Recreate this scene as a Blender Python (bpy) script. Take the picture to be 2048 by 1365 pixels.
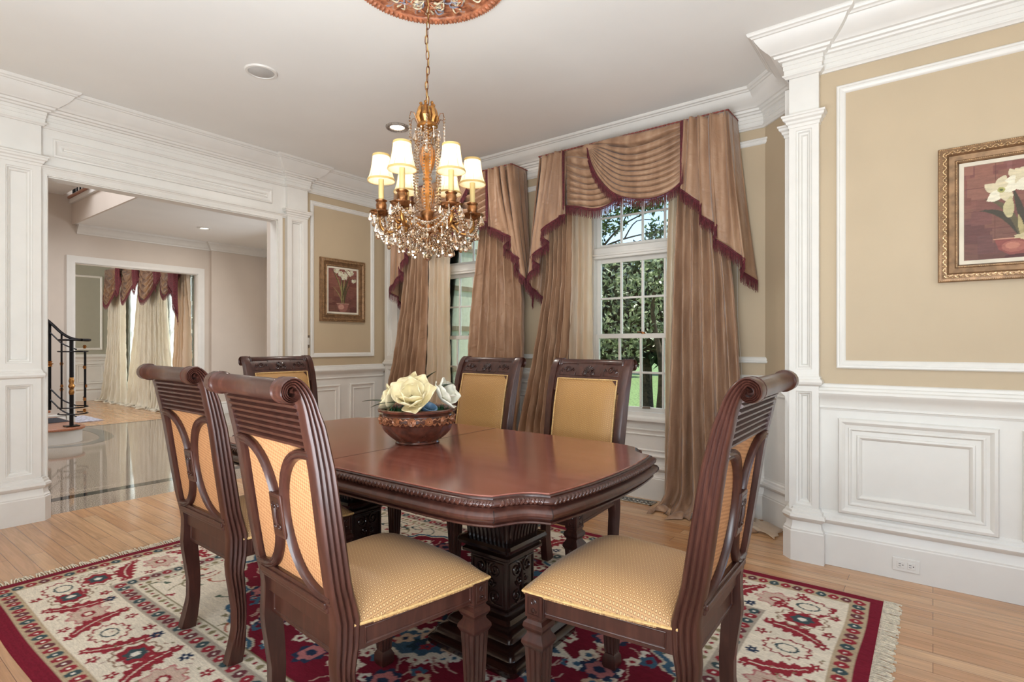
import bpy, math, random
import numpy as np
from mathutils import Vector, Matrix
random.seed(7); rng = np.random.default_rng(11)
for o in list(bpy.data.objects): bpy.data.objects.remove(o)
S = bpy.context.scene
PI = math.pi
def s2l(c):
    return tuple(((v/255.)/12.92 if v/255. <= .04045 else (((v/255.)+.055)/1.055)**2.4) for v in c)
# ------------------------------------------------------------ camera, sky, sun, lights
CAMH = 1.22
cam = bpy.data.cameras.new('camera'); camo = bpy.data.objects.new('camera', cam); S.collection.objects.link(camo)
cam.sensor_width = 36; cam.lens = 36*1103/2048; cam.shift_y = 6.7/2048
cam.clip_start = .05; cam.clip_end = 300
camo.location = (0, 0, CAMH); camo.rotation_euler = (PI/2, 0, math.radians(37.35))
S.camera = camo
S.view_settings.view_transform = 'Standard'; S.view_settings.look = 'None'
S.view_settings.exposure = 0.3; S.view_settings.gamma = 1.0
S.view_settings.use_curve_mapping = False
w = bpy.data.worlds.new('sky'); S.world = w; w.use_nodes = True
nt = w.node_tree; bg = nt.nodes['Background']
sky = nt.nodes.new('ShaderNodeTexSky'); sky.sky_type = 'NISHITA'
sky.sun_disc = False; sky.sun_elevation = math.radians(58); sky.sun_rotation = math.radians(20); sky.air_density = 1.0; sky.dust_density = .6
nt.links.new(sky.outputs[0], bg.inputs[0]); bg.inputs[1].default_value = 0.25

def light(kind, name, loc, energy, color=(1, 1, 1), size=1, size_y=None, direction=None, spot=None, spread=None, shape=None):
    l = bpy.data.lights.new(name, kind); l.energy = energy; l.color = color
    if kind == 'AREA':
        l.size = size
        if shape: l.shape = shape
        if size_y: l.shape = 'RECTANGLE'; l.size_y = size_y
        if spread: l.spread = spread
    elif kind == 'SUN': l.angle = size
    else: l.shadow_soft_size = size
    if spot: l.spot_size = spot; l.spot_blend = .8
    o = bpy.data.objects.new(name, l); S.collection.objects.link(o); o.location = loc
    if direction is not None: o.rotation_euler = Vector(direction).to_track_quat('-Z', 'Y').to_euler()
    return o
light('SUN', 'sun', (4, 8, 9), 6.0, (1, .96, .9), math.radians(.6), direction=(-.20, -.30, -1))
COOL = (.86, .935, 1.0); WARM = (1, .88, .72)
# area lights added out of view to brighten the room and its ceiling
light('AREA', 'rear_fill', (.6, -1.9, 1.45), 30, COOL, 3.0, 1.8, direction=(-.35, .75, .95))
light('AREA', 'side_fill', (2.35, 1.1, 1.4), 20, COOL, 2.3, 1.7, direction=(-.85, .0, .9))
light('AREA', 'ceiling_fill', (-.5, -.8, .85), 168, (.85, .93, 1.0), 2.2, 2.2, direction=(-.22, .30, 1))  # added upward fill standing in for a bounce flash
# unseen fill added in foyer, stair hall and far room; daylight at far windows
light('AREA', 'foyer_fill', (-7.6, 5.25, 1.6), 38, (.9, .95, 1), 1.8, 1.6, direction=(.0, -1, -.45))
light('AREA', 'stair_hall_fill', (-7.4, .4, 4.9), 145, (.92, .95, 1), 3.0, 2.4, direction=(-.1, .2, -1))
light('AREA', 'far_window_daylight', (-12.2, 4.95, 1.5), 170, (.97, .99, 1), 3.4, 2.2, direction=(0, -1, -.05))
light('AREA', 'far_room_fill', (-12.0, .3, 1.7), 80, (1, .99, .96), 2.4, 1.8, direction=(0, 1, .05))

# ------------------------------------------------------------ materials
def newmat(name):
    m = bpy.data.materials.new(name); m.use_nodes = True
    b = m.node_tree.nodes['Principled BSDF']; return m, m.node_tree, b
def N(nt, t, **kw):
    n = nt.nodes.new('ShaderNode'+t)
    for k, v in kw.items():
        if k == 'inp':
            for a, c in v.items(): n.inputs[a].default_value = c
        else: setattr(n, k, v)
    return n
def coords(nt, scale=(1, 1, 1), rot=(0, 0, 0), kind='Object'):
    tc = N(nt, 'TexCoord'); mp = N(nt, 'Mapping'); nt.links.new(tc.outputs[kind], mp.inputs[0])
    mp.inputs['Scale'].default_value = scale; mp.inputs['Rotation'].default_value = rot
    return mp.outputs[0]
def ramp(nt, fac, stops):
    r = N(nt, 'ValToRGB'); e = r.color_ramp.elements
    while len(e) < len(stops): e.new(.5)
    for i, (p, c) in enumerate(stops): e[i].position = p; e[i].color = (*s2l(c), 1)
    nt.links.new(fac, r.inputs[0]); return r.outputs[0]
def bump(nt, b, h, strength=.2, dist=.01):
    n = N(nt, 'Bump', inp={'Strength': strength, 'Distance': dist}); nt.links.new(h, n.inputs['Height'])
    nt.links.new(n.outputs[0], b.inputs['Normal'])
def math_(nt, op, a, b2=None, c=None):
    n = N(nt, 'Math', operation=op)
    for i, v in enumerate((a, b2, c)):
        if v is None: continue
        if isinstance(v, (int, float)): n.inputs[i].default_value = v
        else: nt.links.new(v, n.inputs[i])
    return n.outputs[0]
def plain(name, rgb, rough=.5, metal=0, var=.05, scale=8, coat=0, bmp=0, spec=.5):
    m, nt, b = newmat(name)
    no = N(nt, 'TexNoise', inp={'Scale': scale, 'Detail': 4}); nt.links.new(coords(nt), no.inputs['Vector'])
    lo = tuple(max(0, v*(1-var)) for v in rgb); hi = tuple(min(255, v*(1+var)) for v in rgb)
    nt.links.new(ramp(nt, no.outputs[0], [(.3, lo), (.7, hi)]), b.inputs['Base Color'])
    b.inputs['Roughness'].default_value = rough; b.inputs['Metallic'].default_value = metal
    b.inputs['Coat Weight'].default_value = coat; b.inputs['Coat Roughness'].default_value = .12
    b.inputs['Specular IOR Level'].default_value = spec
    if bmp: bump(nt, b, no.outputs[0], bmp, .005)
    return m
def wood(name, a, b_, c, rough=.3, scale=(6, 40, 40), coat=.3, kind='Object'):
    m, nt, b = newmat(name)
    v = coords(nt, scale, kind=kind)
    no = N(nt, 'TexNoise', inp={'Scale': 1.6, 'Detail': 6, 'Distortion': .6}); nt.links.new(v, no.inputs['Vector'])
    n2 = N(nt, 'TexNoise', inp={'Scale': 2.2, 'Detail': 2}); nt.links.new(coords(nt, kind=kind), n2.inputs['Vector'])
    mx = math_(nt, 'ADD', math_(nt, 'MULTIPLY', no.outputs[0], .65), math_(nt, 'MULTIPLY', n2.outputs[0], .35))
    nt.links.new(ramp(nt, mx, [(.32, a), (.5, b_), (.68, c)]), b.inputs['Base Color'])
    b.inputs['Roughness'].default_value = rough; b.inputs['Coat Weight'].default_value = coat; b.inputs['Coat Roughness'].default_value = .15
    bump(nt, b, no.outputs[0], .04, .003)
    return m
M = {}
M['white'] = plain('white_trim_paint', (226, 223, 217), .38, var=.01)
M['ceil'] = plain('ceiling_paint', (236, 235, 231), .8, var=.008, scale=2)
M['tan'] = plain('tan_wall_paint', (191, 172, 144), .55, var=.015, scale=3)
M['peach'] = plain('peach_foyer_paint', (208, 196, 184), .6, var=.015, scale=2)
M['greygreen'] = plain('grey_green_paint', (168, 166, 150), .6, var=.01)
M['dark'] = wood('mahogany_stain', (50, 26, 20), (65, 35, 28), (83, 48, 38), .33, (26, 26, 4), coat=.15)
M['darker'] = wood('mahogany_carved', (36, 17, 13), (50, 24, 18), (66, 34, 26), .33, (26, 26, 4), coat=.3)
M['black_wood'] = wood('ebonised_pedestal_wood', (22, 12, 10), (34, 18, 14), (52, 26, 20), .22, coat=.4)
M['top'] = wood('polished_cherry_top', (112, 60, 50), (134, 76, 62), (152, 92, 78), .17, scale=(2, 14, 14), coat=.6)
M['gold'] = plain('antique_gold', (176, 128, 74), .35, 1, .2, 60)
M['bronze'] = plain('antique_bronze', (140, 96, 62), .4, 1, .3, 50)
M['iron'] = plain('black_iron', (24, 22, 24), .4, .6, .1)
M['candle'] = plain('candle_sleeve', (206, 184, 126), .5)
M['burg'] = plain('burgundy_fringe', (92, 34, 42), .8, var=.25, scale=60)
M['cord'] = plain('twisted_cord', (120, 60, 52), .7, var=.4, scale=120)
M['chrome'] = plain('brushed_nickel', (190, 188, 182), .3, 1)
M['blackhole'] = plain('dark_slot', (28, 26, 25), .7)
M['mat_board'] = plain('linen_mat_board', (214, 204, 186), .8)
M['lamp_trim'] = plain('shade_trim_gold', (196, 166, 104), .6)

def fabric_mat(name, a, b_, c, sheen=.4, trans=0):      # crumpled silk
    m, nt, b = newmat(name)
    v = coords(nt, (5, 5, .8)); no = N(nt, 'TexNoise', inp={'Scale': 3, 'Detail': 5}); nt.links.new(v, no.inputs['Vector'])
    nt.links.new(ramp(nt, no.outputs[0], [(.3, a), (.5, b_), (.7, c)]), b.inputs['Base Color'])
    b.inputs['Roughness'].default_value = .42; b.inputs['Sheen Weight'].default_value = sheen; b.inputs['Sheen Roughness'].default_value = .4
    v2 = coords(nt, (9, 9, 14)); n2 = N(nt, 'TexNoise', inp={'Scale': 1.1, 'Detail': 4, 'Distortion': .8}); nt.links.new(v2, n2.inputs['Vector'])
    bump(nt, b, n2.outputs[0], .5, .02)
    if trans:
        tr = N(nt, 'BsdfTranslucent'); tr.inputs[0].default_value = (*s2l(b_), 1); ms = N(nt, 'MixShader'); ms.inputs[0].default_value = trans
        out = nt.nodes['Material Output']; nt.links.new(b.outputs[0], ms.inputs[1]); nt.links.new(tr.outputs[0], ms.inputs[2]); nt.links.new(ms.outputs[0], out.inputs[0])
    return m
M['silk'] = fabric_mat('taupe_silk', (150, 114, 88), (176, 138, 109), (198, 162, 132), trans=.14)
M['lining'] = fabric_mat('cream_silk_lining', (232, 216, 192), (244, 230, 210), (252, 243, 230), trans=.6)
M['cream_silk'] = fabric_mat('champagne_silk', (226, 216, 196), (238, 231, 214), (248, 244, 232), trans=.35)
M['sheer'] = fabric_mat('white_sheer', (240, 240, 238), (246, 247, 246), (252, 252, 252), trans=.75)
M['far_val'] = fabric_mat('brown_striped_silk', (74, 46, 34), (110, 74, 50), (156, 120, 82))

def lattice(name, axes, p, base, dark, light_):          # small diamond lattice upholstery
    m, nt, b = newmat(name)
    tc = N(nt, 'TexCoord'); sx = N(nt, 'SeparateXYZ'); nt.links.new(tc.outputs['Object'], sx.inputs[0])
    u = math_(nt, 'MULTIPLY', sx.outputs[axes[0]], 1/p); v = math_(nt, 'MULTIPLY', sx.outputs[axes[1]], 1/p)
    v2 = math_(nt, 'ADD', v, math_(nt, 'MULTIPLY', math_(nt, 'FLOOR', u), .5))
    a = math_(nt, 'ABSOLUTE', math_(nt, 'SUBTRACT', math_(nt, 'FRACT', u), .5))
    c = math_(nt, 'ABSOLUTE', math_(nt, 'SUBTRACT', math_(nt, 'FRACT', v2), .5))
    d = math_(nt, 'MAXIMUM', a, c)
    r = N(nt, 'ValToRGB'); r.color_ramp.interpolation = 'CONSTANT'; e = r.color_ramp.elements
    e[0].position = 0; e[0].color = (*s2l(light_), 1); e[1].position = .2; e[1].color = (*s2l(dark), 1)
    x = e.new(.34); x.color = (*s2l(base), 1); nt.links.new(d, r.inputs[0])
    nt.links.new(r.outputs[0], b.inputs['Base Color']); b.inputs['Roughness'].default_value = .55
    b.inputs['Sheen Weight'].default_value = .15; bump(nt, b, d, .25, .002)
    return m
M['seat_fab'] = lattice('gold_lattice_seat', (0, 1), .0105, (180, 138, 90), (132, 92, 56), (208, 172, 120))
M['back_fab'] = lattice('gold_lattice_back', (0, 2), .0105, (180, 134, 76), (134, 92, 50), (204, 162, 102))
M['piping'] = plain('gold_piping_cord', (202, 164, 108), .7, var=.12, scale=120)
def weave(name, a, b_, sc):
    m, nt, b = newmat(name)
    ch = N(nt, 'TexChecker', inp={'Scale': sc}); nt.links.new(coords(nt, rot=(0, .6, 0)), ch.inputs['Vector'])
    ch.inputs[1].default_value = (*s2l(a), 1); ch.inputs[2].default_value = (*s2l(b_), 1)
    nt.links.new(ch.outputs[0], b.inputs['Base Color']); b.inputs['Roughness'].default_value = .7
    bump(nt, b, ch.outputs[1], .3, .002); return m
M['rear_fab'] = weave('orange_gold_weave', (194, 142, 96), (164, 114, 74), 130)

def floor_mat():
    m, nt, b = newmat('oak_strip_floor')
    v = coords(nt, (1, 1, 1))
    br = N(nt, 'TexBrick', inp={'Scale': 1, 'Mortar Size': .0012, 'Mortar Smooth': .2, 'Brick Width': .95, 'Row Height': .083, 'Bias': 0})
    br.offset = .37; br.squash = 1; nt.links.new(v, br.inputs['Vector'])
    br.inputs['Color1'].default_value = (*s2l((216, 172, 128)), 1); br.inputs['Color2'].default_value = (*s2l((196, 142, 96)), 1); br.inputs['Mortar'].default_value = (*s2l((118, 78, 48)), 1)
    no = N(nt, 'TexNoise', inp={'Scale': 2.0, 'Detail': 6, 'Distortion': 1.2}); nt.links.new(coords(nt, (1.2, 22, 1)), no.inputs['Vector'])
    mr = ramp(nt, no.outputs[0], [(.3, (196, 196, 196)), (.7, (255, 255, 255))])
    mx = N(nt, 'MixRGB', blend_type='MULTIPLY'); mx.inputs[0].default_value = .8; nt.links.new(br.outputs[0], mx.inputs[1]); nt.links.new(mr, mx.inputs[2])
    nt.links.new(mx.outputs[0], b.inputs['Base Color']); b.inputs['Roughness'].default_value = .25; b.inputs['Coat Weight'].default_value = .3; b.inputs['Coat Roughness'].default_value = .12
    bump(nt, b, br.outputs[1], .08, .002); return m
M['oak'] = floor_mat()
def granite(name, lo, mid, hi):
    m, nt, b = newmat(name)
    no = N(nt, 'TexNoise', inp={'Scale': 95, 'Detail': 8, 'Roughness': .8}); nt.links.new(coords(nt, (1, 1.6, 1)), no.inputs['Vector'])
    nt.links.new(ramp(nt, no.outputs[0], [(.40, lo), (.5, mid), (.60, hi)]), b.inputs['Base Color'])
    b.inputs['Roughness'].default_value = .05; b.inputs['Specular IOR Level'].default_value = .42
    return m
M['granite'] = granite('speckled_granite', (44, 36, 32), (144, 128, 112), (204, 192, 176))
M['granite_dark'] = granite('black_granite', (22, 24, 26), (40, 42, 44), (60, 62, 62))
M['granite_grey'] = granite('grey_granite', (80, 80, 74), (104, 104, 96), (124, 124, 116))
def attr_mat(name, rough=.8, bscale=0, bstr=0, sheen=0):
    m, nt, b = newmat(name); a = N(nt, 'Attribute', attribute_name='Col')
    no = N(nt, 'TexNoise', inp={'Scale': 300 if bscale == 0 else bscale, 'Detail': 3}); nt.links.new(coords(nt, (.25, 1, 1)), no.inputs['Vector'])
    mr = ramp(nt, no.outputs[0], [(.3, (215, 215, 215)), (.7, (255, 255, 255))])
    mx = N(nt, 'MixRGB', blend_type='MULTIPLY'); mx.inputs[0].default_value = .7; nt.links.new(a.outputs[0], mx.inputs[1]); nt.links.new(mr, mx.inputs[2])
    nt.links.new(mx.outputs[0], b.inputs['Base Color']); b.inputs['Roughness'].default_value = rough; b.inputs['Sheen Weight'].default_value = sheen
    if bstr: bump(nt, b, no.outputs[0], bstr, .004)
    return m
M['rug'] = attr_mat('wool_rug_pile', .95, 220, .35, 0)
M['rug'].node_tree.nodes['Principled BSDF'].inputs['Specular IOR Level'].default_value = .1
M['paint'] = attr_mat('oil_painting', .55, 90, .2)
def glassy(name, col, rough=.0, ior=1.5):
    m, nt, b = newmat(name); b.inputs['Base Color'].default_value = (*s2l(col), 1); b.inputs['Transmission Weight'].default_value = 1
    b.inputs['Roughness'].default_value = rough; b.inputs['IOR'].default_value = ior; return m
def pane_mat():
    m = bpy.data.materials.new('window_glass'); m.use_nodes = True; nt = m.node_tree; nt.nodes.remove(nt.nodes['Principled BSDF'])
    t = N(nt, 'BsdfTransparent'); g = N(nt, 'BsdfGlossy', inp={'Roughness': .02}); ms = N(nt, 'MixShader'); fr = N(nt, 'Fresnel', inp={'IOR': 1.45})
    no = N(nt, 'TexNoise', inp={'Scale': 2}); nt.links.new(ramp(nt, no.outputs[0], [(0, (244, 248, 246)), (1, (250, 252, 250))]), t.inputs[0])
    nt.links.new(fr.outputs[0], ms.inputs[0]); nt.links.new(t.outputs[0], ms.inputs[1]); nt.links.new(g.outputs[0], ms.inputs[2]); nt.links.new(ms.outputs[0], nt.nodes['Material Output'].inputs[0]); return m
M['pane'] = pane_mat()
def crystal_mat():
    m, nt, b = newmat('cut_crystal')
    no = N(nt, 'TexNoise', inp={'Scale': 30}); nt.links.new(coords(nt), no.inputs['Vector'])
    nt.links.new(ramp(nt, no.outputs[0], [(.35, (196, 160, 120)), (.6, (250, 240, 226))]), b.inputs['Base Color'])
    b.inputs['Transmission Weight'].default_value = 1; b.inputs['Metallic'].default_value = .5; b.inputs['Roughness'].default_value = .02; b.inputs['IOR'].default_value = 1.65
    b.inputs['Coat Weight'].default_value = 1; b.inputs['Coat Roughness'].default_value = .02; return m
M['crystal'] = crystal_mat()
M['amber'] = plain('amber_glass_column', (190, 122, 52), .15, .35, .2, 30, coat=.8)
def emis(name, col, strength):
    m, nt, b = newmat(name); b.inputs['Emission Color'].default_value = (*s2l(col), 1); b.inputs['Emission Strength'].default_value = strength
    b.inputs['Base Color'].default_value = (*s2l(col), 1); return m
M['bulb'] = emis('lit_bulb', (255, 226, 180), 9)
M['downlight'] = emis('lit_downlight_lens', (255, 248, 236), 4)
def shade_mat():
    m, nt, b = newmat('lit_silk_shade')
    no = N(nt, 'TexNoise', inp={'Scale': 40}); nt.links.new(coords(nt), no.inputs['Vector'])
    c = ramp(nt, no.outputs[0], [(.3, (246, 238, 214)), (.7, (252, 246, 226))]); nt.links.new(c, b.inputs['Base Color']); b.inputs['Roughness'].default_value = .8
    tr = N(nt, 'BsdfTranslucent'); nt.links.new(c, tr.inputs[0]); ms = N(nt, 'MixShader'); ms.inputs[0].default_value = .6
    nt.links.new(b.outputs[0], ms.inputs[1]); nt.links.new(tr.outputs[0], ms.inputs[2]); nt.links.new(ms.outputs[0], nt.nodes['Material Output'].inputs[0]); return m
M['shade'] = shade_mat()
def medallion_mat():
    m, nt, b = newmat('painted_plaster_medallion')
    no = N(nt, 'TexNoise', inp={'Scale': 26, 'Detail': 3, 'Distortion': .6}); nt.links.new(coords(nt), no.inputs['Vector'])
    nt.links.new(ramp(nt, no.outputs[0], [(.35, (112, 66, 48)), (.50, (164, 100, 70)), (.60, (190, 132, 96)), (.70, (146, 144, 156))]), b.inputs['Base Color']); b.inputs['Roughness'].default_value = .45
    return m
M['med'] = medallion_mat()
M['terra'] = plain('terracotta_gilt', (176, 112, 80), .45, 0, .15, 30)
M['leafrelief'] = plain('pale_gilt_relief', (216, 186, 158), .45, 0, .3, 40)
M['blue_relief'] = plain('slate_blue_relief', (146, 146, 158), .5, 0, .2, 40)
M['petal'] = plain('magnolia_petal', (244, 228, 186), .5, var=.06, scale=30)
M['petal_white'] = plain('magnolia_petal_white', (238, 234, 218), .5, var=.05, scale=30)
M['leaf'] = plain('magnolia_leaf', (38, 58, 34), .35, var=.3, scale=30)
M['moss'] = plain('green_filler', (34, 84, 48), .6, var=.4, scale=60)
M['bowl'] = plain('brown_glazed_bowl', (88, 50, 38), .2, 0, .35, 18, coat=.6)
M['bowl_relief'] = plain('bronze_rose_relief', (146, 96, 66), .3, .3, .3, 40, coat=.4)
M['bluepot'] = plain('blue_pot', (92, 122, 150), .4, var=.2)
M['grass'] = plain('lawn_grass', (104, 126, 74), .9, var=.35, scale=14)
M['bark'] = plain('tree_bark', (70, 58, 46), .9, var=.3, scale=20)
def leaves_mat(name, a, b_, c):
    m, nt, b = newmat(name)
    no = N(nt, 'TexNoise', inp={'Scale': 9, 'Detail': 3}); nt.links.new(coords(nt), no.inputs['Vector'])
    cc = ramp(nt, no.outputs[0], [(.35, a), (.5, b_), (.66, c)]); nt.links.new(cc, b.inputs['Base Color']); b.inputs['Roughness'].default_value = .35
    tr = N(nt, 'BsdfTranslucent'); nt.links.new(cc, tr.inputs[0]); ms = N(nt, 'MixShader'); ms.inputs[0].default_value = .3
    nt.links.new(b.outputs[0], ms.inputs[1]); nt.links.new(tr.outputs[0], ms.inputs[2]); nt.links.new(ms.outputs[0], nt.nodes['Material Output'].inputs[0]); return m
M['leaves'] = leaves_mat('tree_leaves', (40, 52, 36), (74, 94, 56), (130, 156, 88))
M['stucco'] = plain('pale_stucco', (204, 206, 186), .8, var=.05, scale=30, bmp=.3)
M['stone'] = plain('grey_quoin_stone', (160, 158, 150), .9, var=.15, scale=40, bmp=.8)
M['band'] = plain('taupe_band_course', (140, 124, 102), .8, var=.1)
M['carpet'] = plain('stair_runner', (52, 54, 62), .95, var=.4, scale=60)
M['tread'] = wood('stair_tread_wood', (150, 90, 62), (168, 106, 76), (184, 122, 90), .3)
M['outside_rug'] = plain('pale_blue_grey_rug', (170, 172, 190), .95, var=.25, scale=30)

# ------------------------------------------------------------ mesh helpers
def V3(*a): return np.array(a, float)
class MB:
    def __init__(s): s.v = []; s.f = []
    def add(s, vs, fs, mat=None):
        b = len(s.v)
        if mat is not None: vs = [tuple(mat @ Vector(p)) for p in vs]
        s.v += [tuple(map(float, p)) for p in vs]; s.f += [tuple(i+b for i in f) for f in fs]; return s
    def box(s, x0, x1, y0, y1, z0, z1, mat=None):
        v = [(x0, y0, z0), (x1, y0, z0), (x1, y1, z0), (x0, y1, z0), (x0, y0, z1), (x1, y0, z1), (x1, y1, z1), (x0, y1, z1)]
        return s.add(v, [(0, 3, 2, 1), (4, 5, 6, 7), (0, 1, 5, 4), (1, 2, 6, 5), (2, 3, 7, 6), (3, 0, 4, 7)], mat)
    def grid(s, P, closed_u=False, closed_v=False, mat=None):     # P[i][j]
        nu = len(P); nv = len(P[0]); v = [p for r in P for p in r]; f = []
        for i in range(nu if closed_u else nu-1):
            for j in range(nv if closed_v else nv-1):
                a = i*nv+j; b = ((i+1) % nu)*nv+j; c = ((i+1) % nu)*nv+(j+1) % nv; d = i*nv+(j+1) % nv
                f.append((a, b, c, d))
        return s.add(v, f, mat)
    def lathe(s, prof, n=24, c=(0, 0, 0), a0=0, a1=2*PI, mat=None, wob=None):
        full = abs(a1-a0-2*PI) < 1e-6; k = n if full else n+1; P = []
        for r, z in prof:
            P.append([(c[0]+r*(wob(a0+(a1-a0)*j/n, z) if wob else 1)*math.cos(a0+(a1-a0)*j/n), c[1]+r*(wob(a0+(a1-a0)*j/n, z) if wob else 1)*math.sin(a0+(a1-a0)*j/n), c[2]+z) for j in range(k)])
        return s.grid(P, closed_v=full, mat=mat)
    def tube(s, pts, r, n=8, caps=True, mat=None, closed=False):
        pts = [Vector(p) for p in pts]; k = len(pts); P = []; up = None
        for i, p in enumerate(pts):
            if closed: t = pts[(i+1) % k]-pts[i-1]
            else: t = pts[min(i+1, k-1)]-pts[max(i-1, 0)]
            if t.length < 1e-9: t = Vector((0, 0, 1))
            t.normalize()
            if up is None: up = t.orthogonal().normalized()
            up = (up-t*up.dot(t)); 
            if up.length < 1e-6: up = t.orthogonal()
            up.normalize(); sd = t.cross(up)
            rr = r(i/(k-1)) if callable(r) else r
            P.append([tuple(p+up*rr*math.cos(2*PI*j/n)+sd*rr*math.sin(2*PI*j/n)) for j in range(n)])
        s.grid(P, closed_u=closed, closed_v=True, mat=mat)
        if caps and not closed:
            b = len(s.v); s.f.append(tuple(range(b-n, b))); s.f.append(tuple(b-n*k+j for j in range(n-1, -1, -1)))
        return s
    def sweep(s, path, prof, side=1, closed=False):           # plan sweep, prof (out, z), mitred
        n = len(path); P = []
        def nrm(a, b):
            d = np.array(b, float)-np.array(a, float); d /= np.hypot(*d); return np.array([d[1], -d[0]])*side
        for i in range(n):
            if closed: n1 = nrm(path[i-1], path[i]); n2 = nrm(path[i], path[(i+1) % n])
            elif i == 0: n1 = n2 = nrm(path[0], path[1])
            elif i == n-1: n1 = n2 = nrm(path[-2], path[-1])
            else: n1 = nrm(path[i-1], path[i]); n2 = nrm(path[i], path[i+1])
            m = n1+n2; m = m/max(1e-6, m@n1) if m@n1 > .15 else n1
            P.append([(path[i][0]+m[0]*o, path[i][1]+m[1]*o, z) for o, z in prof])
        s.grid(P, closed_u=closed)
        if not closed:
            b = len(s.v); k = len(prof); s.f.append(tuple(range(b-k, b))); s.f.append(tuple(b-n*k+j for j in range(k-1, -1, -1)))
        return s
    def frame(s, O, U, Nn, u0, u1, z0, z1, prof, fill=None, closed=False):    # rectangle moulding on a wall
        O = V3(*O); U = V3(*U); Nn = V3(*Nn); Z = V3(0, 0, 1); P = []
        for su, sz in ((0, 0), (1, 0), (1, 1), (0, 1)):
            row = []
            for wd, h in prof:
                u = u0+wd if su == 0 else u1-wd; z = z0+wd if sz == 0 else z1-wd
                row.append(tuple(O+U*u+Z*z+Nn*h))
            P.append(row)
        s.grid(P, closed_u=True)
        if fill is not None:
            wd, h = fill; s.add([tuple(O+U*a+Z*b+Nn*h) for a, b in ((u0+wd, z0+wd), (u1-wd, z0+wd), (u1-wd, z1-wd), (u0+wd, z1-wd))], [(0, 1, 2, 3)])
        return s
    def prism(s, poly, z0, z1, mat=None):
        n = len(poly); v = [(x, y, z0) for x, y in poly]+[(x, y, z1) for x, y in poly]
        return s.add(v, [tuple(range(n-1, -1, -1)), tuple(range(n, 2*n))]+[(i, (i+1) % n, n+(i+1) % n, n+i) for i in range(n)], mat)
    def sphere(s, c, r, n=10, m=7, sc=(1, 1, 1), mat=None):
        P = [[(c[0]+r*sc[0]*math.sin(PI*i/m)*math.cos(2*PI*j/n), c[1]+r*sc[1]*math.sin(PI*i/m)*math.sin(2*PI*j/n), c[2]+r*sc[2]*math.cos(PI*i/m)) for j in range(n)] for i in range(m+1)]
        return s.grid(P, closed_v=True, mat=mat)
    def build(s, name, mat, parent=None, smooth=40, bevel=0, solid=0, sub=0):
        me = bpy.data.meshes.new(name); me.from_pydata(s.v, [], s.f); me.materials.append(mat)
        import bmesh
        bm = bmesh.new(); bm.from_mesh(me); bmesh.ops.remove_doubles(bm, verts=bm.verts, dist=1e-5)
        bmesh.ops.recalc_face_normals(bm, faces=bm.faces); bm.to_mesh(me); bm.free()
        if smooth:
            me.polygons.foreach_set('use_smooth', [True]*len(me.polygons)); me.set_sharp_from_angle(angle=math.radians(smooth))
        o = bpy.data.objects.new(name, me); S.collection.objects.link(o)
        if parent: o.parent = parent
        if solid: md = o.modifiers.new('thick', 'SOLIDIFY'); md.thickness = solid; md.offset = 0
        if bevel: md = o.modifiers.new('bevel', 'BEVEL'); md.width = bevel; md.segments = 2; md.limit_method = 'ANGLE'; md.angle_limit = math.radians(35)
        if sub: md = o.modifiers.new('sub', 'SUBSURF'); md.levels = sub; md.render_levels = sub
        return o
def thing(name, label, cat, loc=(0, 0, 0), rz=0, group=None):
    o = bpy.data.objects.new(name, None); S.collection.objects.link(o); o.location = loc; o.rotation_euler = (0, 0, rz); o.empty_display_size = .1
    return tag(o, label, cat, group)
def tag(o, label, cat, group=None):
    o['label'] = label; o['category'] = cat
    if group: o['group'] = group
    return o
def struct(o, label=None):
    o['kind'] = 'structure'
    if label: o['label'] = label
    return o
def part_label(o, l): o['label'] = l; return o
def dup(root, loc, rz, label, group=None):
    r = root.copy(); S.collection.objects.link(r); r.location = loc; r.rotation_euler = (0, 0, rz); r['label'] = label
    if group: r['group'] = group
    def kids(o, p):
        for ch in [c for c in bpy.data.objects if c.parent == o]:
            c2 = ch.copy(); S.collection.objects.link(c2); c2.parent = p; kids(ch, c2)
    kids(root, r); return r
def catmull(pts, k=6):
    pts = [np.array(p, float) for p in pts]; out = []
    for i in range(len(pts)-1):
        p0 = pts[max(i-1, 0)]; p1 = pts[i]; p2 = pts[i+1]; p3 = pts[min(i+2, len(pts)-1)]
        for j in range(k):
            t = j/k; out.append(.5*((2*p1)+(-p0+p2)*t+(2*p0-5*p1+4*p2-p3)*t*t+(-p0+3*p1-3*p2+p3)*t**3))
    out.append(pts[-1]); return out
def spiral(cx, cz, r0, turns=1.6, a0=0, sgn=1, n=26):
    return [(cx+r0*(1-.82*i/n)*math.cos(a0+sgn*2*PI*turns*i/n), cz+r0*(1-.82*i/n)*math.sin(a0+sgn*2*PI*turns*i/n)) for i in range(n+1)]
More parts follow.
